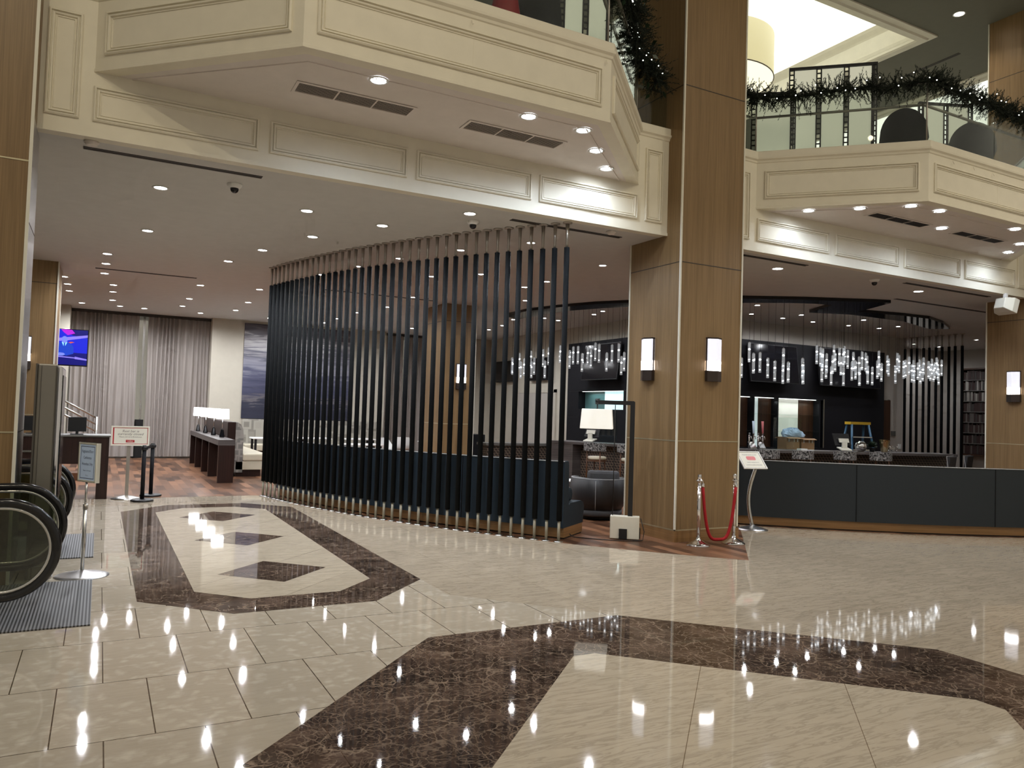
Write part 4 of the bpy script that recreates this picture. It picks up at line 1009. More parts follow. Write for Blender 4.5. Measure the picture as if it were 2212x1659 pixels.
# small things glimpsed between the big column and the slate banquette
p = Vector((8.95, 10.25, 0)); t = thing('side_table', p, 'white topped round side table glimpsed right of the big column', 'table'); o = p
b = MB(); b.lathe(p, [(0, .46), (.24, .46), (.25, .475), (0, .48)], 28); b.build('table_top', 'white', t, o)
b = MB(); b.lathe(p, [(.16, 0), (.16, .01), (.02, .02), (.02, .46)], 18); b.build('pedestal', 'chrome', t, o)

# ================================================================== BAR
cpath = [(9.65, 16.1), (9.83, 15.3), (10.15, 14.55), (10.65, 13.75), (11.3, 13.0), (12.1, 12.45), (13.1, 12.08), (14.2, 11.85), (15.2, 11.5), (16.2, 11.15), (17.4, 10.8)]
t = thing('bar_counter', (12, 13, 0), 'long curved bar counter with honeycomb patterned front and grey top', 'counter'); o = t.location
b = MB(); b.sweep(cpath, [(0.02, 1.0), (0.02, 1.055), (-.72, 1.055), (-.72, 1.0)]); b.build('counter_top', 'grey_wood', t, o)
b = MB(); b.sweep(cpath, [(-.28, .05), (-.28, 1.0), (-.66, 1.0), (-.66, .05)]); b.build('honeycomb_front', 'hex_front', t, o)
b = MB(); b.sweep(cpath, [(-.32, 0), (-.32, .05), (-.62, .05), (-.62, 0)]); b.build('plinth', 'black', t, o)
b = MB(); b.sweep(cpath[:2], [(0.0, 0), (0.0, 1.0), (-.7, 1.0), (-.7, 0)]); b.build('end_panel', 'grey_wood', t, o)
# bar stools
def stool():
    t = thing('bar_stool', (0, 0, 0), 's', 'stool', 'bar stools')
    b = MB(); b.lathe((0, 0, 0), [(0, .70), (.19, .70), (.215, .72), (.215, .75), (.19, .775), (0, .785)], 24); b.build('seat', 'grey_tweed' if 0 else 'cream_leather', t)
    b = MB(); vs = []; n = 14
    for i in range(n+1):
        a_ = -PI/2-1.15+2.3*i/n
        for rr, z in ((.30, .90), (.30, 1.08), (.28, 1.08), (.28, .90)): vs.append((rr*math.cos(a_), rr*math.sin(a_), z))
    b.add(vs, [(i*4+j, (i+1)*4+j, (i+1)*4+(j+1) % 4, i*4+(j+1) % 4) for i in range(n) for j in range(4)]+[(0, 1, 2, 3), tuple(n*4+j for j in (3, 2, 1, 0))]); b.build('backrest', 'stool_pattern', t)
    for k, a_ in enumerate((-PI/2-.7, -PI/2+.7, PI/2-.7, PI/2+.7)):
        b = MB(); rt_ = .245 if k < 2 else .19; zt = 1.0 if k < 2 else .71
        b.tube([(.25*math.cos(a_), .25*math.sin(a_), 0), (rt_*math.cos(a_), rt_*math.sin(a_), zt)], .017, 8); b.build('leg', 'stool_wood', t)
    b = MB(); b.tube([(.235*math.cos(2*PI*k/20), .235*math.sin(2*PI*k/20), .28) for k in range(21)], .011, 6); b.build('footrest', 'nickel', t)
    b = MB(); b.tube([(.215*math.cos(2*PI*k/20), .215*math.sin(2*PI*k/20), .68) for k in range(21)], .014, 6); b.build('seat_rim', 'stool_wood', t)
    return t
sp = stool()
stp = [(atz(1291, 990, .76), 'bar stool seen under the arc lamp shade'), (atz(1372, 993, .76), 'bar stool half hidden by the left edge of the big column'), (atz(1652, 995, .98), 'bar stool behind the tilted sign'), (atz(1725, 990, 1.0), 'bar stool in front of the cardboard boxes'), (atz(1819, 993, 1.0), 'bar stool in front of the till at the bar'), (atz(1896, 997, 1.0), 'bar stool in front of the stepladder and ornaments')]
spos = [(9.55, 13.95), (10.05, 13.15), (12.1, 11.75), (13.3, 11.45), (14.6, 11.2), (15.75, 10.8)]
# keep every stool a little in front of the counter, at the photo's bearing
import bisect
def on_bearing(px, off):
    best = None
    for i in range(len(cpath)-1):
        for k in range(20):
            s_ = k/20; x = cpath[i][0]+(cpath[i+1][0]-cpath[i][0])*s_; y = cpath[i][1]+(cpath[i+1][1]-cpath[i][1])*s_
            d = Vector((cpath[i+1][0]-cpath[i][0], cpath[i+1][1]-cpath[i][1])).normalized(); x += d.y*off; y -= d.x*off
            q = prj(x, y, .9)[0]; e_ = abs(q-px)
            if best is None or e_ < best[0]: best = (e_, x, y, math.atan2(-d.x, d.y))
    return best[1:]
for i, (px, lab) in enumerate(((1287, stp[0][1]), (1362, stp[1][1]), (1652, stp[2][1]), (1724, stp[3][1]), (1819, stp[4][1]), (1896, stp[5][1]))):
    x, y, na = on_bearing(px, .30)
    rz = na+PI/2
    if i == 0: sp.location = (x, y, 0); sp.rotation_euler = (0, 0, rz); sp['label'] = lab
    else: dup(sp, (x, y, 0), rz, lab)
# dark millwork on both walls
t = thing('back_bar', (12.3, 14.75, 0), 'tall black back bar millwork with lit bottle niches behind the bar', 'cabinet'); o = t.location
TB = 3.76
b = MB()
b.box((12.10, 14.6, 0), (12.35, 19.2, .9)); b.box((12.10, 14.6, 2.37), (12.35, 19.2, TB)); b.box((12.10, 18.6, .9), (12.35, 19.2, 2.37))
b.box((12.10, 14.6, .9), (12.35, 16.45, 2.37)); b.box((12.10, 16.45, .9), (12.35, 18.6, 1.86))
b.box((12.35, 14.55, 2.30), (19.95, 14.8, TB)); b.box((17.45, 14.55, 0), (19.95, 14.8, 2.3)); b.box((12.35, 14.55, 0), (17.45, 14.8, 1.0)); b.box((12.35, 14.55, 1.0), (14.2, 14.8, 2.3))
b.build('carcass', 'black_soft', t, o)
b = MB(); b.box((12.096, 14.7, 2.36), (12.1, 19.1, 2.375)); b.box((12.096, 14.7, 3.1), (12.1, 19.1, 3.106)); b.box((12.096, 18.6, 1.62), (12.1, 19.15, 1.626)); b.build('panel_joint', 'black', t, o)
b = MB(); b.box((12.33, 16.45, 1.86), (12.345, 17.62, 2.37)); b.build('niche_back_panel', 'niche_glow', t, o)
b = MB(); b.box((12.33, 17.64, 1.86), (12.345, 18.6, 2.37)); b.build('niche_back_panel', 'bluegreen_glass', t, o)
for x0, x1, m in ((14.2, 14.83, 'walnut'), (14.87, 15.20, 'niche_pale'), (15.21, 15.68, 'walnut'), (15.73, 16.69, 'niche_cream'), (16.70, 17.28, 'walnut')):
    b = MB(); b.box((x0, 14.77, 1.0), (x1, 14.79, 2.3)); b.build('niche_back_panel', m, t, o)
for xa, xb in ((14.83, 14.87), (15.68, 15.73), (17.28, 17.33)):
    b = MB(); b.box((xa, 14.56, 1.0), (xb, 14.77, 2.3)); b.build('divider', 'black_soft', t, o)
b = MB(); b.box((14.25, 14.66, 2.285), (14.8, 14.72, 2.30)); b.box((14.9, 14.66, 2.285), (15.66, 14.72, 2.30)); b.box((15.75, 14.66, 2.285), (17.26, 14.72, 2.30)); b.box((12.16, 16.5, 2.355), (12.22, 18.5, 2.37)); b.build('niche_light_strip', 'niche_strip', t, o)
for z in (1.42, 1.86):
    for x0, x1 in ((14.2, 14.83), (14.87, 15.68), (15.73, 17.28)):
        b = MB(); b.box((x0, 14.57, z), (x1, 14.77, z+.012)); b.build('glass_shelf', 'glass_clear', t, o)
b = MB(); b.box((17.40, 14.53, 1.0), (17.44, 14.56, 2.32)); b.build('steel_edge', 'steel', t, o)
area((16.4, 14.6, 2.2), (0, 0, 0), 1.6, .1, 4, (.9, 1, .9)); area((12.2, 17.5, 2.3), (0, 0, 0), .1, 1.6, 3, (.7, .95, 1))
def flat_tv(name, c, ux, w_, h_, lab, tilt=.0):
    ux = Vector(ux).normalized(); n = Vector((ux.y, -ux.x, 0)); up = (Vector((0, 0, 1))+n*tilt*-1).normalized(); nn = ux.cross(up)
    t = thing(name, c, lab, 'television', 'dark bar televisions'); o = Vector(c)
    b = MB(); b.obox(o, ux, up, nn, w_/2, h_/2, .025); b.build('bezel', 'black', t, o, bevel=.004)
    b = MB(); b.obox(o+nn*.0262, ux, up, nn, w_/2-.02, h_/2-.02, .001); b.build('screen', 'black_gloss', t, o)
    b = MB(); b.obox(o-nn*.06, ux, up, nn, .15, .1, .04); b.build('wall_bracket', 'black', t, o)
flat_tv('wall_television', (15.35, 14.40, 3.17), (1, 0, 0), 1.75, 1.0, 'dark switched off television above the lit niche, nearer the big column', .12)
flat_tv('wall_television', (18.25, 14.40, 3.20), (1, 0, 0), 2.45, 1.05, 'dark switched off television on the black wall above the stepladder', .12)
flat_tv('wall_television', (11.95, 17.3, 3.15), (0, -1, 0), 1.7, 1.0, 'dark switched off television left of the big column above the arc lamp', .12)
flat_tv('wall_television', (12.27, 21.1, 3.10), (0, -1, 0), 1.35, .72, 'dark wall screen over the doorway, nearer the black millwork', .0)
flat_tv('wall_television', (12.27, 23.6, 3.10), (0, -1, 0), 1.35, .72, 'dark wall screen seen through the poles, farther along the beige wall', .0)
# doorway in the beige side wall; shade of its recess painted as a darker panel
b = MB(); b.box((12.3, 20.3, 0), (12.352, 22.6, 2.35), 'wall_dark'); b.box((12.29, 20.2, 0), (12.36, 20.3, 2.45), 'wall_paint'); b.box((12.29, 22.6, 0), (12.36, 22.7, 2.45), 'wall_paint'); b.box((12.29, 20.2, 2.35), (12.36, 22.7, 2.45), 'wall_paint')
struct('door_1', b, fix=False)
b = MB(); b.box((12.32, 19.75, 1.45), (12.35, 19.95, 1.68)); solo('thermostat', b, 'stone_grey', 'small grey thermostat on the beige wall beside the doorway', 'thermostat', (12.34, 19.85, 1.45))
# dark door and wall plates right of the back bar
b = MB(); b.box((19.97, 14.7, 0), (20.45, 14.8, 2.4), 'walnut'); b.box((20.45, 14.76, 0), (20.52, 14.82, 2.42), 'stone_grey'); struct('door_2', b, fix=False)
b = MB(); b.box((20.62, 14.775, 1.36), (20.80, 14.80, 1.50)); solo('wall_plate', b, 'stone_grey', 'grey control plate on the wall right of the dark bar door', 'switch', (20.7, 14.79, 1.4))
b = MB(); b.box((20.95, 14.775, .98), (21.06, 14.80, 1.12)); solo('light_switch', b, 'white', 'white light switch low on the wall beside the pole screen', 'switch', (21.0, 14.79, 1.0))
# ---- items on the bar
def onbar(px, off=-.36, z=1.056):
    x, y, na = on_bearing(px, off); return Vector((x, y, z)), na
def taps(px, lab, hm):
    p, na = onbar(px); t = thing('beer_tap', p, lab, 'tap', 'beer taps'); o = p
    u = Vector((math.cos(na+PI/2), math.sin(na+PI/2), 0)); n = Vector((math.cos(na), math.sin(na), 0))
    b = MB(); b.obox(p+Vector((0, 0, .085))+n*.05, u, n+Vector((0, 0, -.8)), (0, 0, 1), .07, .10, .012); b.build('drip_plate', 'steel', t, o)
    for s in (-.05, .05):
        q = p+u*s; b = MB(); b.tube([q, q+Vector((0, 0, .36))], .018, 10); b.build('column', 'chrome', t, o)
        b = MB(); b.tube([q+Vector((0, 0, .28)), q+Vector((0, 0, .28))+n*.09, q+Vector((0, 0, .22))+n*.11], .010, 8); b.build('spout', 'chrome', t, o)
    b = MB(); b.tube([p+u*.05+Vector((0, 0, .34)), p+u*.04+Vector((0, 0, .62))], [.018, .028], 8); b.build('tap_handle', hm, t, o)
taps(1621, 'chrome beer tap with blue handle at the left end of the visible bar', 'blue_paper')
taps(1644, 'chrome beer tap with pink handle beside the other tap', 'pink_ink')
p, na = onbar(1701, -.5, 1.0); u = Vector((math.cos(na+PI/2), math.sin(na+PI/2), 0)); n_ = Vector((math.cos(na), math.sin(na), 0))
def carton(c, w_, h_, lab):
    t = thing('cardboard_box', c, lab, 'box', 'boxes behind the bar'); o = Vector(c)
    b = MB(); b.obox(o+Vector((0, 0, h_/2)), u, n_, (0, 0, 1), w_/2, .17, h_/2); b.build('carton', 'cardboard', t, o)
    for s in (-1, 1):
        b = MB(); b.obox(o+n_*(.17*s)+n_*(.045*s)+Vector((0, 0, h_-.01)), u, n_+Vector((0, 0, -.3*s)), (0, 0, 1), w_/2, .05, .004); b.build('flap', 'cardboard', t, o)
    b = MB()
    for s in (-.3, .1, .34): b.obox(o+u*(w_*s)+n_*.1715+Vector((0, 0, h_-.05)), u, (0, 0, 1), n_, .018, .05, .001)
    b.build('tape', 'offwhite', t, o)
base = Vector((15.1, 12.75, 1.0))
b = MB(); bc2 = Vector((15.1, 12.75, 0))
t = thing('back_counter', bc2, 'low steel work counter behind the bar under the cartons', 'counter')
b.obox(bc2+Vector((0, 0, .96)), u, n_, (0, 0, 1), 1.4, .3, .03); b.build('work_top', 'steel', t, bc2)
b = MB(); b.obox(bc2+Vector((0, 0, .47)), u, n_, (0, 0, 1), 1.35, .25, .47); b.build('cabinet_body', 'black_soft', t, bc2)
def at_px_line(px, c0, dirv):  # point of the line c0 + s*dirv that the photo shows at column px
    lo, hi = -6, 6
    for _ in range(40):
        m_ = (lo+hi)/2; q = c0+dirv*m_
        if prj(q.x, q.y, 1.1)[0] < px: lo = m_
        else: hi = m_
    return c0+dirv*lo
uu = u if prj(*(bc2+u+Vector((0, 0, 1))))[0] > prj(*(bc2+Vector((0, 0, 1))))[0] else -u
q1 = at_px_line(1703, bc2, uu); q2 = at_px_line(1735, bc2, uu)
carton((q1.x, q1.y, .99), .36, .33, 'brown carton behind the bar nearer the lit niche'); carton((q2.x, q2.y, .99), .36, .31, 'brown carton behind the bar with tape strips on its flaps')
b = MB(); qq = Vector((q1.x, q1.y, 1.33)); rnd = random.Random(3); vs = []; n = 16
for j in range(6):
    for k in range(n):
        a_ = 2*PI*k/n; rr = (.26, .28, .25, .2, .12, .02)[j]*(1+.12*math.sin(3*a_+j)+.1*rnd.random()); z = (0, .05, .10, .15, .19, .2)[j]+.03*math.sin(5*a_+j)*(j > 0)
        vs.append(qq+uu*(rr*math.cos(a_)*1.0+.10)+n_*(rr*math.sin(a_)*.6)+Vector((0, 0, z)))
b.add(vs, [(j*n+k, j*n+(k+1) % n, (j+1)*n+(k+1) % n, (j+1)*n+k) for j in range(5) for k in range(n)]+[tuple(range(n-1, -1, -1))]); solo('folded_cloth', b, 'cloth_blue', 'crumpled pale blue cloth lying on the brown cartons', 'cloth', qq)
# tills
def till(p, na, lab):
    t = thing('till_terminal', p, lab, 'till', 'bar tills'); o = Vector(p); n = Vector((math.cos(na), math.sin(na), 0)); u = Vector((-n.y, n.x, 0))
    b = MB(); b.obox(o+Vector((0, 0, .05)), u, n+Vector((0, 0, -.25)), (0, 0, 1), .13, .11, .015); b.build('base', 'offwhite', t, o, bevel=.008)
    b = MB(); b.obox(o+Vector((0, 0, .13)), u, n+Vector((0, 0, .6)), (0, 0, 1), .06, .02, .08); b.build('neck', 'offwhite', t, o)
    b = MB(); b.obox(o+Vector((0, 0, .24))-n*.03, u, Vector((0, 0, 1))-n*.4, n, .12, .05, .012); b.build('customer_display', 'offwhite', t, o)
    b = MB(); b.obox(o+Vector((0, 0, .26))-n*.12, u, Vector((0, 0, 1))-n*.5, n, .20, .15, .012); b.build('screen', 'black', t, o)
p, na = onbar(1274); till(p, na, 'till with white stand on the bar under the arc lamp shade')
p, na = onbar(1825); till(p, na, 'till with white stand on the bar left of the glass globe')
# acrylic divider, globe vase, gold pot, plant, silver ornament
p, na = onbar(1312, -.2); n = Vector((math.cos(na), math.sin(na), 0)); u_ = Vector((-n.y, n.x, 0))
b = MB(); b.obox(p+Vector((0, 0, .38)), u_, n, (0, 0, 1), .22, .004, .38); solo('acrylic_guard', b, 'glass_clear', 'clear acrylic sneeze guard standing on the bar behind the arc lamp', 'screen', p)
p, na = onbar(1702, -.2); b = MB(); b.obox(p+Vector((0, 0, .36)), u_, n, (0, 0, 1), .3, .004, .36); solo('acrylic_guard', b, 'glass_clear', 'clear acrylic sneeze guard on the bar before the cartons', 'screen', p)
p, na = onbar(1860, -.3); t = thing('globe_vase', p, 'round mercury glass globe on the bar right of the till', 'vase'); o = p
b = MB(); b.lathe(p, [(.05, 0), (.09, .02), (.125, .08), (.13, .13), (.11, .19), (.06, .235), (.05, .24)], 24); b.build('globe', 'chrome', t, o)
b = MB(); b.lathe(p, [(.06, 0), (.07, .01), (.06, .02), (0, .02)], 20); b.build('foot', 'gold', t, o)
p, na = onbar(1909, -.3); b = MB(); b.lathe(p, [(.06, 0), (.07, .01), (.12, .25), (.13, .28), (.115, .28), (.06, .02), (0, .02)], 14, smooth=False); solo('gold_pot', b, 'gold', 'fluted gold bowl shaped pot on the bar beside the plant', 'pot', p)
p, na = onbar(1930, -.3); b = MB()
for k in range(26):
    rnd = random.Random(k); c_ = p+Vector((rnd.uniform(-.07, .07), rnd.uniform(-.07, .07), .03+rnd.uniform(0, .12))); b.lathe(c_, [(0, -.025), (.02, -.015), (.025, 0), (.02, .015), (0, .025)], 6)
solo('silver_ornament', b, 'chrome', 'silver cluster ornament on the bar, rightmost of the decorations', 'ornament', p)
p, na = onbar(1884, -.36); t = thing('potted_plant', p, 'bushy dark green plant on the bar between globe and gold pot', 'plant'); o = p
b = MB(); b.lathe(p, [(.05, 0), (.07, .09), (.06, .09)], 16); b.build('pot', 'black', t, o)
b = MB(); rnd = random.Random(9)
for k in range(260):
    a_ = rnd.uniform(0, 2*PI); el_ = rnd.uniform(-.1, 1.3); L = rnd.uniform(.08, .19); d = Vector((math.cos(a_)*math.cos(el_), math.sin(a_)*math.cos(el_), math.sin(el_))); s_ = p+Vector((0, 0, .09)); e_ = s_+d*L; w_ = d.cross(Vector((0, 0, 1))).normalized()*.014; b.add([s_+d*(L*.45), s_+d*L*.7+w_, e_, s_+d*L*.7-w_], [(0, 1, 2, 3)])
b.build('foliage', 'plant', t, o, fix=False)
p, na = onbar(1732, -.2); b = MB(); b.obox(p+Vector((0, 0, .02)), (1, 0, 0), (0, 1, 0), (0, 0, 1), .10, .06, .02); b.obox(p+Vector((.16, -.05, .012)), (1, -.3, 0), (.3, 1, 0), (0, 0, 1), .12, .012, .008)
solo('bar_cloth', b, 'white', 'small crumpled white cloth on the bar top before the cartons', 'cloth', p)
# stepladder behind the bar
lc = Vector((17.6, 13.6, 0)); t = thing('stepladder', lc, 'blue fibreglass stepladder with yellow top behind the bar', 'ladder'); o = lc
lu = Vector((.95, -.3, 0)).normalized(); ln = Vector((lu.y, -lu.x, 0))
b = MB(); b.obox(lc+Vector((0, 0, 1.70)), lu, ln, (0, 0, 1), .29, .13, .035); b.build('top_cap', 'ladder_yellow', t, o)
for s in (-1, 1):
    b = MB(); b.tube([lc+lu*(.24*s)+ln*.10+Vector((0, 0, 1.68)), lc+lu*(.42*s)+ln*.42], .032, 6); b.build('front_rail', 'ladder_blue', t, o)
    b = MB(); b.tube([lc+lu*(.24*s)-ln*.10+Vector((0, 0, 1.68)), lc+lu*(.40*s)-ln*.42], .028, 6); b.build('rear_leg', 'ladder_blue', t, o)
for k in range(4):
    z = .35+.33*k; f = 1-z/1.7; b = MB(); b.obox(lc+ln*(.10+.32*f)+Vector((0, 0, z)), lu, ln, (0, 0, 1), .24+.17*f, .05, .012); b.build('tread', 'steel', t, o)
# low service counter, lamp and chairs at the left end of the bar
t = thing('service_counter', (9.3, 17.5, 0), 'low dark service counter behind the blue sofa left of the bar', 'counter'); o = t.location
b = MB(); b.box((8.5, 17.2, .86), (10.9, 17.75, .92)); b.build('counter_top', 'stone_grey', t, o)
b = MB(); b.box((8.55, 17.25, 0), (10.85, 17.7, .86)); b.build('cabinet_body', 'hex_front', t, o)
b = MB(); b.box((8.0, 19.5, 0), (9.6, 20.1, 1.05)); solo('host_stand', b, 'black_soft', 'black host stand beyond the service counter', 'stand', (8.8, 19.8, 0), bevel=.01)
table_lamp(Vector((8.35, 19.8, 1.05)), 'small lit white table lamp on the black host stand behind the poles', None, .95)
for i, (x, y, lab) in enumerate(((15.45, 10.05, 'dark high backed armchair with pale edging behind the slate banquette, left one'), (16.45, 10.3, 'dark high backed armchair with pale edging behind the slate banquette, right one'))):
    t = thing('highback_chair', (x, y, 0), lab, 'chair', 'highback chairs by the bar end', R(20)); 
    b = MB(); b.box((-.27, -.25, .30), (.27, .27, .46)); b.build('seat', 'charcoal', t, bevel=.03)
    b = MB(); b.obox((0, -.27, .72), (1, 0, 0), (0, 1, .12), (0, -.12, 1), .28, .03, .36); b.build('backrest', 'charcoal', t, bevel=.02)
    b = MB(); b.frame((-.285, -.345, .38), (1, 0, 0), (0, .12, 1), (0, -1, 0), .57, .71, [(0, 0), (0, .012), (.015, .012), (.015, 0)]); b.build('edging', 'piping', t, fix=False)
    for sx in (-1, 1):
        for sy in (-1, 1):
            b = MB(); b.tube([(sx*.22, sy*.2, .3), (sx*.24, sy*.22, 0)], .018, 8); b.build('leg', 'dark_wood', t)
# wall bookcase at the right
t = thing('bookcase', (25.5, 15.15, .78), 'dark wooden wall bookcase with eight shelves of books at the right', 'bookcase'); o = t.location
Y0, Y1_, Z0, Z1 = 14.45, 15.52, .80, 3.58
b = MB(); b.box((25.25, Y0-.05, Z0-.05), (25.6, Y0, Z1+.05)); b.box((25.25, Y1_, Z0-.05), (25.6, Y1_+.05, Z1+.05)); b.box((25.25, Y0, Z1), (25.6, Y1_, Z1+.05)); b.box((25.25, Y0, Z0-.05), (25.6, Y1_, Z0)); b.box((25.57, Y0, Z0), (25.6, Y1_, Z1)); b.build('carcass', 'walnut', t, o)
NS = 8; SH = (Z1-Z0)/NS
for k in range(1, NS):
    b = MB(); b.box((25.28, Y0, Z0+SH*k-.012), (25.57, Y1_, Z0+SH*k+.012)); b.build('shelf', 'stone_grey', t, o)
rnd = random.Random(11); shelfname = ['bottom', 'second lowest', 'third lowest', 'fourth lowest', 'fourth highest', 'third highest', 'second highest', 'top']
protos = {}
for k in range(NS):
    y = Y1_-.01; z = Z0+SH*k+.013
    while y > Y0+.06:
        w_ = rnd.uniform(.035, .065); hh = rnd.uniform(.70, .92)*SH; mm = rnd.choice(['book_a', 'book_a', 'book_b', 'book_d'] if k not in (5, 6) else ['book_c', 'book_b', 'book_d', 'book_a'])
        b = MB(); b.box((25.32, y-w_+.003, z), (25.5, y, z+hh)); b.box((25.318, y-w_+.002, z+hh*.2), (25.32, y+.001, z+hh*.24)); 
        solo('book', b, mm, 'bound book on the %s shelf of the wall bookcase' % shelfname[k], 'book', (25.4, y-w_/2, z), 'books on the %s shelf' % shelfname[k], fix=False)
        y -= w_+.002

# ================================================================== CHANDELIER
s4 = 4.424
cn = [(60, 55), (600, 65), (1330, 90), (1480, 98), (1165, 183), (1600, 220), (1850, 250), (1980, 295), (2045, 348), (1850, 350), (1600, 275), (1100, 210), (700, 190), (915, 118), (760, 105), (500, 97), (60, 97)]
right_part = [atz(1590+x/s4, 630+y/s4, 4.24) for x, y in cn]
near = [(9.25, 17.9), (9.2, 16.6), (9.45, 15.5), (9.82, 14.5), (10.3, 13.75), (10.95, 12.75)]
far = [(11.4, 13.2), (10.75, 14.1), (10.3, 15.0), (9.95, 15.9), (9.85, 16.9), (9.85, 18.2)]
outline = near+[(p.x, p.y) for p in right_part]+far
t = thing('crystal_chandelier', (12.5, 12.5, 4.22), 'curved black ceiling canopy hung with many glowing crystal rods over the bar', 'chandelier'); o = t.location
b = MB(); b.prism(outline, 4.215, CZ); b.build('canopy', 'canopy', t, o)
PA = [(9.55, 18.1), (9.52, 16.8), (9.68, 15.7), (10.05, 14.75), (10.52, 13.92), (11.15, 13.0), (11.9, 12.1), (12.6, 11.6), (13.3, 11.25)]
PB = [(14.2, 12.0), (15.2, 11.88), (16.3, 11.75), (17.25, 11.72), (18.4, 12.0), (19.2, 12.4), (19.7, 12.8)]
L1 = [(698, 510), (718, 525), (793, 465), (815, 562), (855, 530), (936, 433), (936, 560), (972, 515), (1065, 415), (1098, 553), (1139, 393), (1286, 370), (1395, 432), (1433, 382), (1487, 377), (1537, 467), (1602, 385), (1645, 420), (1708, 337), (1747, 355), (1835, 458), (1890, 360), (1990, 348), (2007, 500), (2050, 452)]
L2 = [(45, 635), (135, 487), (180, 592), (238, 585), (304, 637), (370, 665), (453, 545), (445, 700), (508, 676), (650, 640), (646, 705), (757, 515), (755, 560), (785, 535), (835, 545), (829, 685), (855, 655), (878, 595), (927, 510), (905, 718), (950, 590), (930, 610), (997, 537), (997, 625), (1032, 522), (1037, 725), (1078, 562), (1020, 540), (1113, 585), (1117, 675), (1137, 665), (1205, 577), (1188, 625), (1188, 725), (1240, 590), (1250, 615), (1262, 710), (1312, 723), (1368, 568), (1350, 662), (1390, 688), (1378, 640), (1453, 612), (1465, 640), (1545, 590), (1556, 610), (1523, 708), (1615, 655), (1648, 625), (1605, 665), (1680, 700), (1703, 655), (1710, 705), (1755, 655), (1768, 715), (1797, 632), (1785, 690), (1740, 680), (1838, 668), (1873, 645), (1885, 700), (1915, 632), (1860, 690), (1900, 680), (1965, 655), (1938, 740), (1978, 690), (1925, 650)]
PXL = [(980+x/5.53, 680+y/5.53) for x, y in L1]+[(1590+x/s4, 630+y/s4) for x, y in L2]
def crystal_meshes():
    b = MB(); n = 6
    for r_ in (.032, .022): b.tube([(0, 0, 0), (0, 0, -.42)], r_, n, cap=(r_ > .03), smooth=False)
    c = b.build('crystal_rod', 'crystal', t, fix=False)
    b = MB(); b.lathe((0, 0, -.14), [(0, -.022), (.018, -.012), (.022, 0), (.018, .012), (0, .022)], 8); b.lathe((0, 0, -.36), [(.012, -.01), (.014, 0), (.012, .01)], 8); nd = b.build('light_node', 'node_light', c)
    b = MB(); b.cyl(0, 0, 0, .02, .018, 8); cp_ = b.build('cap', 'steel', c)
    return c, nd, cp_
cproto = crystal_meshes(); rnd = random.Random(5); firstc = True
cordmesh = {}
def clamp_line(path, px, jit):
    best = None
    for i in range(len(path)-1):
        for k in range(16):
            s_ = k/16; x = path[i][0]+(path[i+1][0]-path[i][0])*s_; y = path[i][1]+(path[i+1][1]-path[i][1])*s_
            d = Vector((path[i+1][0]-path[i][0], path[i+1][1]-path[i][1])).normalized(); x += d.y*jit; y -= d.x*jit
            e_ = abs(prj(x, y, 3.4)[0]-px)
            if best is None or e_ < best[0]: best = (e_, x, y)
    return best
for (px, py) in PXL:
    path = PA if px < 1590+700/s4 else PB
    best = clamp_line(path, px, rnd.uniform(-.12, .12)); x, y = best[1], best[2]
    d = ray(px, py); tt_ = (d[0]*x+d[1]*y)/(d[0]**2+d[1]**2); zt = min(3.85, max(2.9, H+d[2]*tt_))
    if firstc:
        c = cproto[0]; c.location = Vector((x, y, zt))-o; firstc = False; c0 = c
    else:
        c = c0.copy(); COL.objects.link(c); c.location = Vector((x, y, zt))-o
        for g in (cproto[1], cproto[2]): q = g.copy(); COL.objects.link(q); q.parent = c
    b = MB(); b.tube([(0, 0, .02), (0, 0, 4.22-zt)], .0035, 4, cap=False); b.build('cord', 'black', c, fix=False)

# ================================================================== UPPER LEVEL
def glass_rail(path, lab, name='glass_railing', posts=True):
    m_ = path[len(path)//2]; t = thing(name, (m_[0], m_[1], TZ), lab, 'railing', 'balcony railings'); o = t.location
    for i in range(len(path)-1):
        p, q = Vector(path[i]+(0,)), Vector(path[i+1]+(0,)); d = (q-p); L = d.length; u = d.normalized(); n = Vector((u.y, -u.x, 0)); k = max(1, round(L/1.7))
        for j in range(k):
            c = p+u*(L*(j+.5)/k); b = MB(); b.obox((c.x, c.y, TZ+.425), u, n, (0, 0, 1), L/k/2-.006, .006, .425); b.build('glass_panel', 'glass_rail', t, o)
            b = MB(); e_ = p+u*(L*(j+.5)/k)-n*.05; b.tube([(c.x, c.y, TZ+.57), (e_.x, e_.y, TZ+.57)], .014, 8); b.build('rail_bracket', 'nickel', t, o)
        b = MB(); b.obox(((p+q)/2)+Vector((0, 0, TZ+.86)), u, n, (0, 0, 1), L/2, .015, .010); b.build('top_rail', 'nickel', t, o)
        b = MB(); b.tube([(p-n*.07)+Vector((0, 0, TZ+.575)), (q-n*.07)+Vector((0, 0, TZ+.575))], .020, 8); b.build('handrail', 'nickel', t, o)
    for i in range(1, len(path)-1):
        p = path[i]; b = MB(); b.tube([(p[0], p[1], TZ), (p[0], p[1], TZ+.86)], .012, 8); b.build('post', 'nickel', t, o)
ins = .05
glass_rail([(-.64, YF+ins), (-.17, YF+ins), (1.48, 6.92+ins), (4.79, 6.92+ins), (6.44, YF+ins), (6.97, YF+ins)], 'clear glass railing on top of the left balcony bay')
glass_rail([(8.15, YF+ins), (8.72, YF+ins), (10.38, 6.89+ins), (13.72, 6.89+ins), (15.42, YF+ins), (16.08, YF+ins)], 'clear glass railing on top of the right balcony bay')
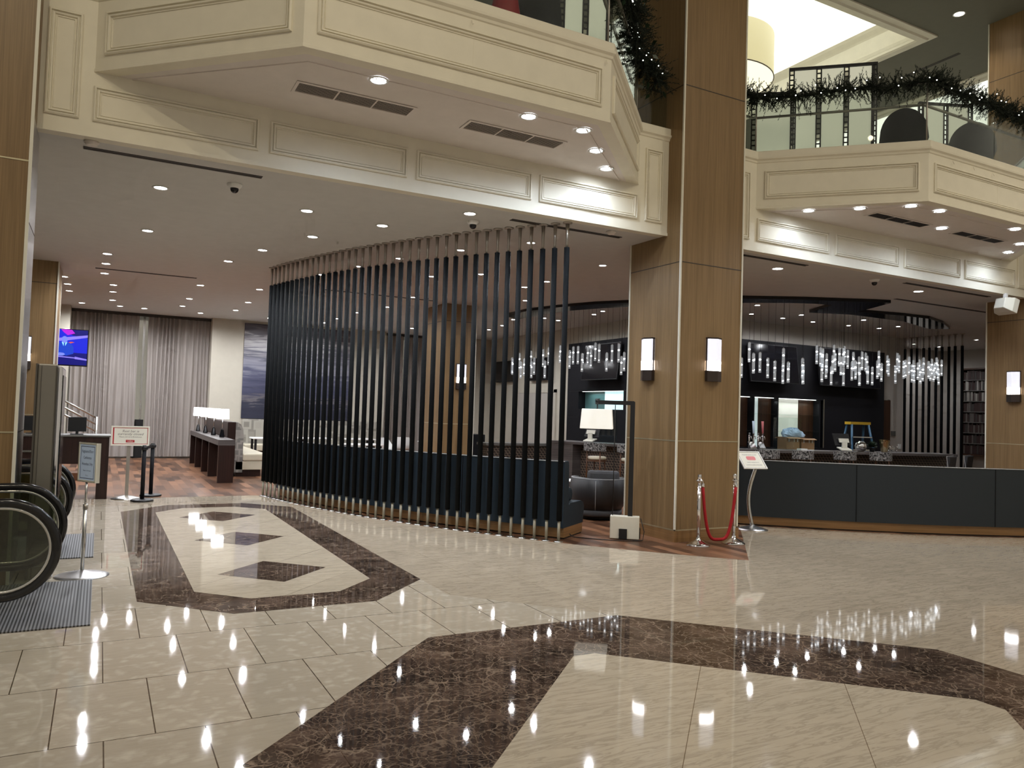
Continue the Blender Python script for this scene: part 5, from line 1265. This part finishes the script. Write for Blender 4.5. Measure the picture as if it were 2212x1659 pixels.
def garland(path, lab, seed, dens=150, rad=.13, leafy=False, nl=26):
    """path of 3D points"""
    P = [Vector(p) for p in path]; rnd = random.Random(seed); m_ = P[len(P)//2]
    t = thing('pine_garland', m_, lab, 'garland', 'pine garlands'); o = m_
    segs = [(P[i], P[i+1], (P[i+1]-P[i]).length) for i in range(len(P)-1)]; T = sum(s[2] for s in segs)
    def pt(s_):
        s_ *= T
        for a_, b_, L in segs:
            if s_ <= L: return a_.lerp(b_, s_/L), (b_-a_).normalized()
            s_ -= L
        return segs[-1][1], (segs[-1][1]-segs[-1][0]).normalized()
    b = MB(); N = int(T*dens)
    for k in range(N):
        c, d = pt((k+rnd.random())/N); side = Vector((rnd.gauss(0, 1), rnd.gauss(0, 1), rnd.gauss(0, 1))); side = (side-d*side.dot(d)).normalized(); ax = (side+d*rnd.uniform(-1.1, 1.1)).normalized()
        L = rad*rnd.uniform(.75, 1.45); bend = Vector((rnd.uniform(-.3, .3), rnd.uniform(-.3, .3), rnd.uniform(-.5, .3)))*.6
        nn = 28; p1 = ax.cross(Vector((.3, .5, .8))).normalized(); p2 = ax.cross(p1)
        for j in range(nn):
            f = j/nn; q = c+ax*(L*f)+bend*(L*f*f); an = j*2.4+k; w1 = p1*math.cos(an)+p2*math.sin(an); nl_ = .045*(1.1-f*.45); tip = q+(w1*.62+ax*.78)*nl_; wd = (ax.cross(w1)).normalized()*.0062
            b.add([q-wd, q+wd, tip], [(0, 1, 2)])
    b.build('pine_foliage', 'needles', t, o, fix=False)
    if leafy:
        b = MB()
        for k in range(70):
            c, d = pt(rnd.random()); s_ = Vector((rnd.gauss(0, 1), rnd.gauss(0, 1), rnd.gauss(0, 1))).normalized(); L = rnd.uniform(.09, .14); q = c+s_*rad*.95; w1 = s_.cross(Vector((rnd.gauss(0, 1), rnd.gauss(0, 1), rnd.gauss(0, 1)))).normalized()*.028
            b.add([q, q+s_*L*.4+w1, q+s_*L, q+s_*L*.4-w1], [(0, 1, 2, 3)])
        b.build('broad_leaves', 'magnolia', t, o, fix=False)
    b = MB(); b.tube([p for p in P], .02, 6); b.build('stem', 'needles', t, o)
    pb = None
    for k in range(nl):
        c, d = pt((k+rnd.random())/nl); s_ = Vector((-.55, -.8, rnd.uniform(-.6, .6))).normalized(); q = c+s_*(rad*rnd.uniform(.75, 1.05))-o
        if pb is None:
            b = MB(); b.lathe((0, 0, 0), [(0, -.008), (.007, -.004), (.008, 0), (.007, .004), (0, .008)], 8); pb = b.build('fairy_light', 'fairy', t); pb.location = q
        else: w_ = pb.copy(); COL.objects.link(w_); w_.location = q
zr = TZ+.90
def drape(pts, n=10, sag=.05, seed=0):
    out = []
    for i in range(len(pts)-1):
        for k in range(n):
            s_ = k/n; p = Vector(pts[i]).lerp(Vector(pts[i+1]), s_); out.append((p.x, p.y, p.z-sag*math.sin(PI*s_*2+seed)**2))
    out.append(tuple(pts[-1])); return out
garland(drape([(8.34, YF, zr-.02), (8.72, YF-.02, zr-.05), (10.38, 6.90, zr+.0)], 10, .05), 'dark pine garland with tiny lights along the left side of the right balcony railing', 1, 200, .205, False, 18)
garland(drape([(10.38, 6.90, zr+.02), (13.0, 6.90, zr-.05), (13.8, 6.9, zr)], 10, .04), 'dark pine garland with tiny lights along the front of the right balcony railing', 2, 200, .205, False, 16)
garland(drape([(5.05, 7.12, zr+.35), (5.45, 7.52, zr+.18), (6.30, 8.38, zr-.05), (6.55, 8.50, zr-.1), (6.78, 8.50, zr-.28)], 8, .03), 'thick pine and magnolia garland with lights beside the big wooden column', 3, 330, .24, True, 26)
# frosted screens, drum lamp, chairs upstairs
def room_divider(a, b_, z1, k, lab, ret=None):
    a = Vector(a+(0,)); q = Vector(b_+(0,)); c = (a+q)/2; t = thing('room_divider', (c.x, c.y, UF), lab, 'screen', 'frosted room dividers'); o = t.location
    u = (q-a).normalized(); n = Vector((u.y, -u.x, 0)); L = (q-a).length; w_ = L/k
    fr = MB(); pw = .035
    for j in range(k+1):
        p = a+u*(w_*j)
        for s in (-1, 1): fr.obox((p.x+u.x*s*pw, p.y+u.y*s*pw, (UF+z1)/2), u, n, (0, 0, 1), .009, .025, (z1-UF)/2)
        zz = UF+.1
        while zz < z1-.05: fr.obox((p.x, p.y, zz), u, n, (0, 0, 1), pw, .012, .008); zz += .085
    fr.obox((c.x, c.y, z1), u, n, (0, 0, 1), L/2+.045, .03, .02); fr.obox((c.x, c.y, UF+.04), u, n, (0, 0, 1), L/2+.045, .03, .04)
    fr.build('frame', 'lattice', t, o)
    for j in range(k):
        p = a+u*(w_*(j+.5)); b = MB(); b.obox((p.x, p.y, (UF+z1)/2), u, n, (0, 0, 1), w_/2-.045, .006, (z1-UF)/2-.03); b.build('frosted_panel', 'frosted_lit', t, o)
    return t
room_divider((10.0, 9.10), (10.95, 8.24), 7.6, 3, 'black framed frosted glass divider with three panels behind the garland')
room_divider((11.06, 8.36), (11.33, 8.80), 7.62, 1, 'short black framed divider at a right angle beside the three panel one')
room_divider((12.50, 8.47), (13.32, 8.10), 7.36, 2, 'black framed frosted glass divider behind the dark chairs')
room_divider((9.15, 9.10), (9.62, 8.72), 6.98, 1, 'low black framed frosted divider near the big column')
room_divider((5.25, 8.75), (5.85, 8.5), 7.7, 2, 'black framed divider behind the left balcony railing')
t = thing('drum_pendant', (10.4, 12.2, 9.0), 'huge cream fabric drum pendant hanging in the glowing ceiling tray', 'lamp'); dc = Vector((11.50, 12.55, 0)); t.location = (dc.x, dc.y, 9.0); o = t.location
b = MB(); rr = 1.18; b.add([(dc.x+rr*math.cos(2*PI*k/48), dc.y+rr*math.sin(2*PI*k/48), z) for z in (9.0, 9.9) for k in range(48)], [(k, (k+1) % 48, 48+(k+1) % 48, 48+k) for k in range(48)], None, True); b.build('drum_shade', 'drum_side', t, o)
b = MB(); b.disk((dc.x, dc.y, 9.01), rr-.02, 48); b.build('diffuser', 'drum_bottom', t, o, fix=False)
b = MB(); b.tube([(dc.x+rr*math.cos(2*PI*k/48), dc.y+rr*math.sin(2*PI*k/48), 9.0) for k in range(49)], .012, 6, cap=False); b.build('rim', 'grey_ink', t, o)
b = MB(); b.cyl(dc.x, dc.y, 9.9, UZ+.66, .02, 8); b.build('suspension_rod', 'nickel', t, o)
def lounge_chair(x, y, rz, lab):
    t = thing('lounge_chair', (x, y, UF+.012), lab, 'chair', 'dark chairs on the balcony', rz)
    b = MB(); n = 16; vs = []
    for i in range(n+1):
        a_ = -PI/2-1.25+2.5*i/n; f = math.cos((i/n-.5)*PI)**.5 if 0 < i < n else .0; zt = .52+.42*f
        for rr, z in ((.30, .36), (.36, .5), (.37, zt), (.33, zt+.02), (.29, zt-.02), (.27, .36)): vs.append((rr*math.cos(a_), rr*math.sin(a_), z))
    L = 6; b.add(vs, [(i*L+j, (i+1)*L+j, (i+1)*L+(j+1) % L, i*L+(j+1) % L) for i in range(n) for j in range(L)]+[tuple(range(L)), tuple(n*L+j for j in range(L-1, -1, -1))], None, True); b.build('backrest', 'charcoal', t)
    b = MB(); b.lathe((0, 0, 0), [(.28, .30), (.30, .33), (.30, .42), (.26, .46), (0, .46)], 20); b.build('seat', 'charcoal', t)
    for k in range(4): a_ = PI/4+k*PI/2; b = MB(); b.tube([(.18*math.cos(a_), .18*math.sin(a_), .31), (.26*math.cos(a_), .26*math.sin(a_), 0)], .013, 8); b.build('leg', 'steel', t)
q_ = atz(1953, 262, 6.50); lounge_chair(q_.x, q_.y, R(-56), 'dark round backed chair behind the right balcony glass, left one')
q_ = atz(2100, 300, 6.42); lounge_chair(q_.x, q_.y, R(-60), 'dark round backed chair behind the right balcony glass, right one')
lounge_chair(4.25, 7.75, R(-30), 'dark round backed chair behind the left balcony glass')
b = MB(); b.lathe((3.72, 7.4, UF), [(0, 0), (.16, 0), (.17, .4), (.12, .7), (.05, .95), (0, 1.0)], 14); solo('red_ornament', b, 'red_paint', 'red festive ornament behind the left balcony glass', 'ornament', (3.72, 7.4, UF))
# little hooks under the cap
for k, (x, y) in enumerate(((3.10, 6.905), (4.73, 6.905), (10.9, 6.875), (11.4, 6.875), (11.9, 6.875))):
    b = MB(); b.tube([(x, y, 5.60), (x, y-.012, 5.57), (x, y-.022, 5.545), (x+.012, y-.02, 5.56)], .004, 6)
    solo('cable_hook', b, 'cream_paint', 'tiny cream cable hook on the front of the %s balcony parapet' % ('left' if x < 8 else 'right'), 'hook', (x, y, 5.57), 'parapet hooks %s' % ('left' if x < 8 else 'right'))

# ================================================================== LIGHTING, WORLD, CAMERA
def aim(loc, tgt, e, col, a_=75, r=.07):
    o_ = spot(loc, e, col, a_, .9, r); o_.rotation_euler = (Vector(tgt)-Vector(loc)).to_track_quat('-Z', 'Y').to_euler(); return o_
warm = (1.0, .87, .61)
for loc, tgt, e_ in (((-2, -1, 10), (-1.2, 8, 5), 1500), ((2.5, -2, 10), (2.5, 8, 4), 1100), ((6, -2, 10), (6, 8, 4), 1100), ((10, -1, 10), (10, 8, 4), 1100), ((14, 0, 10), (14, 8, 4), 1000), ((0, 2, 10), (0, 4.0, 0), 1500), ((4, 1, 10), (4, 3, 0), 1500), ((9, 2, 10), (9, 4.5, 0), 1500), ((13, 3, 10), (13, 5, 0), 1300)):
    aim(loc, tgt, e_*(.28 if tgt[2] else .40), warm if tgt[2] else (1, .91, .75))
area((12, 15, 10.0), (0, 0, 0), 4, 6, 60, (1, .95, .75))
w = bpy.data.worlds.new('world'); S.world = w; w.use_nodes = True
bg = w.node_tree.nodes['Background']; bg.inputs[0].default_value = (1.0, .90, .76, 1); bg.inputs[1].default_value = .30
cam = bpy.data.cameras.new('camera'); co = bpy.data.objects.new('camera', cam); COL.objects.link(co)
cam.sensor_fit = 'HORIZONTAL'; cam.sensor_width = 36; cam.lens = 36*F/2212; cam.clip_end = 200
m3 = Matrix((RV, UV, tuple(-x for x in FV))).transposed(); co.matrix_world = Matrix.Translation((0, 0, H)) @ m3.to_4x4()
S.camera = co
S.view_settings.view_transform = 'Standard'; S.view_settings.look = 'None'; S.view_settings.exposure = .22
c = S.cycles
c.max_bounces = 6; c.diffuse_bounces = 3; c.glossy_bounces = 3; c.transparent_max_bounces = 14; c.transmission_bounces = 3
c.caustics_reflective = False; c.caustics_refractive = False; c.sample_clamp_indirect = 4
c.use_denoising = True
try: c.denoiser = 'OPENIMAGEDENOISE'
except Exception: pass
c.use_adaptive_sampling = True; c.adaptive_threshold = .1; c.adaptive_min_samples = 12
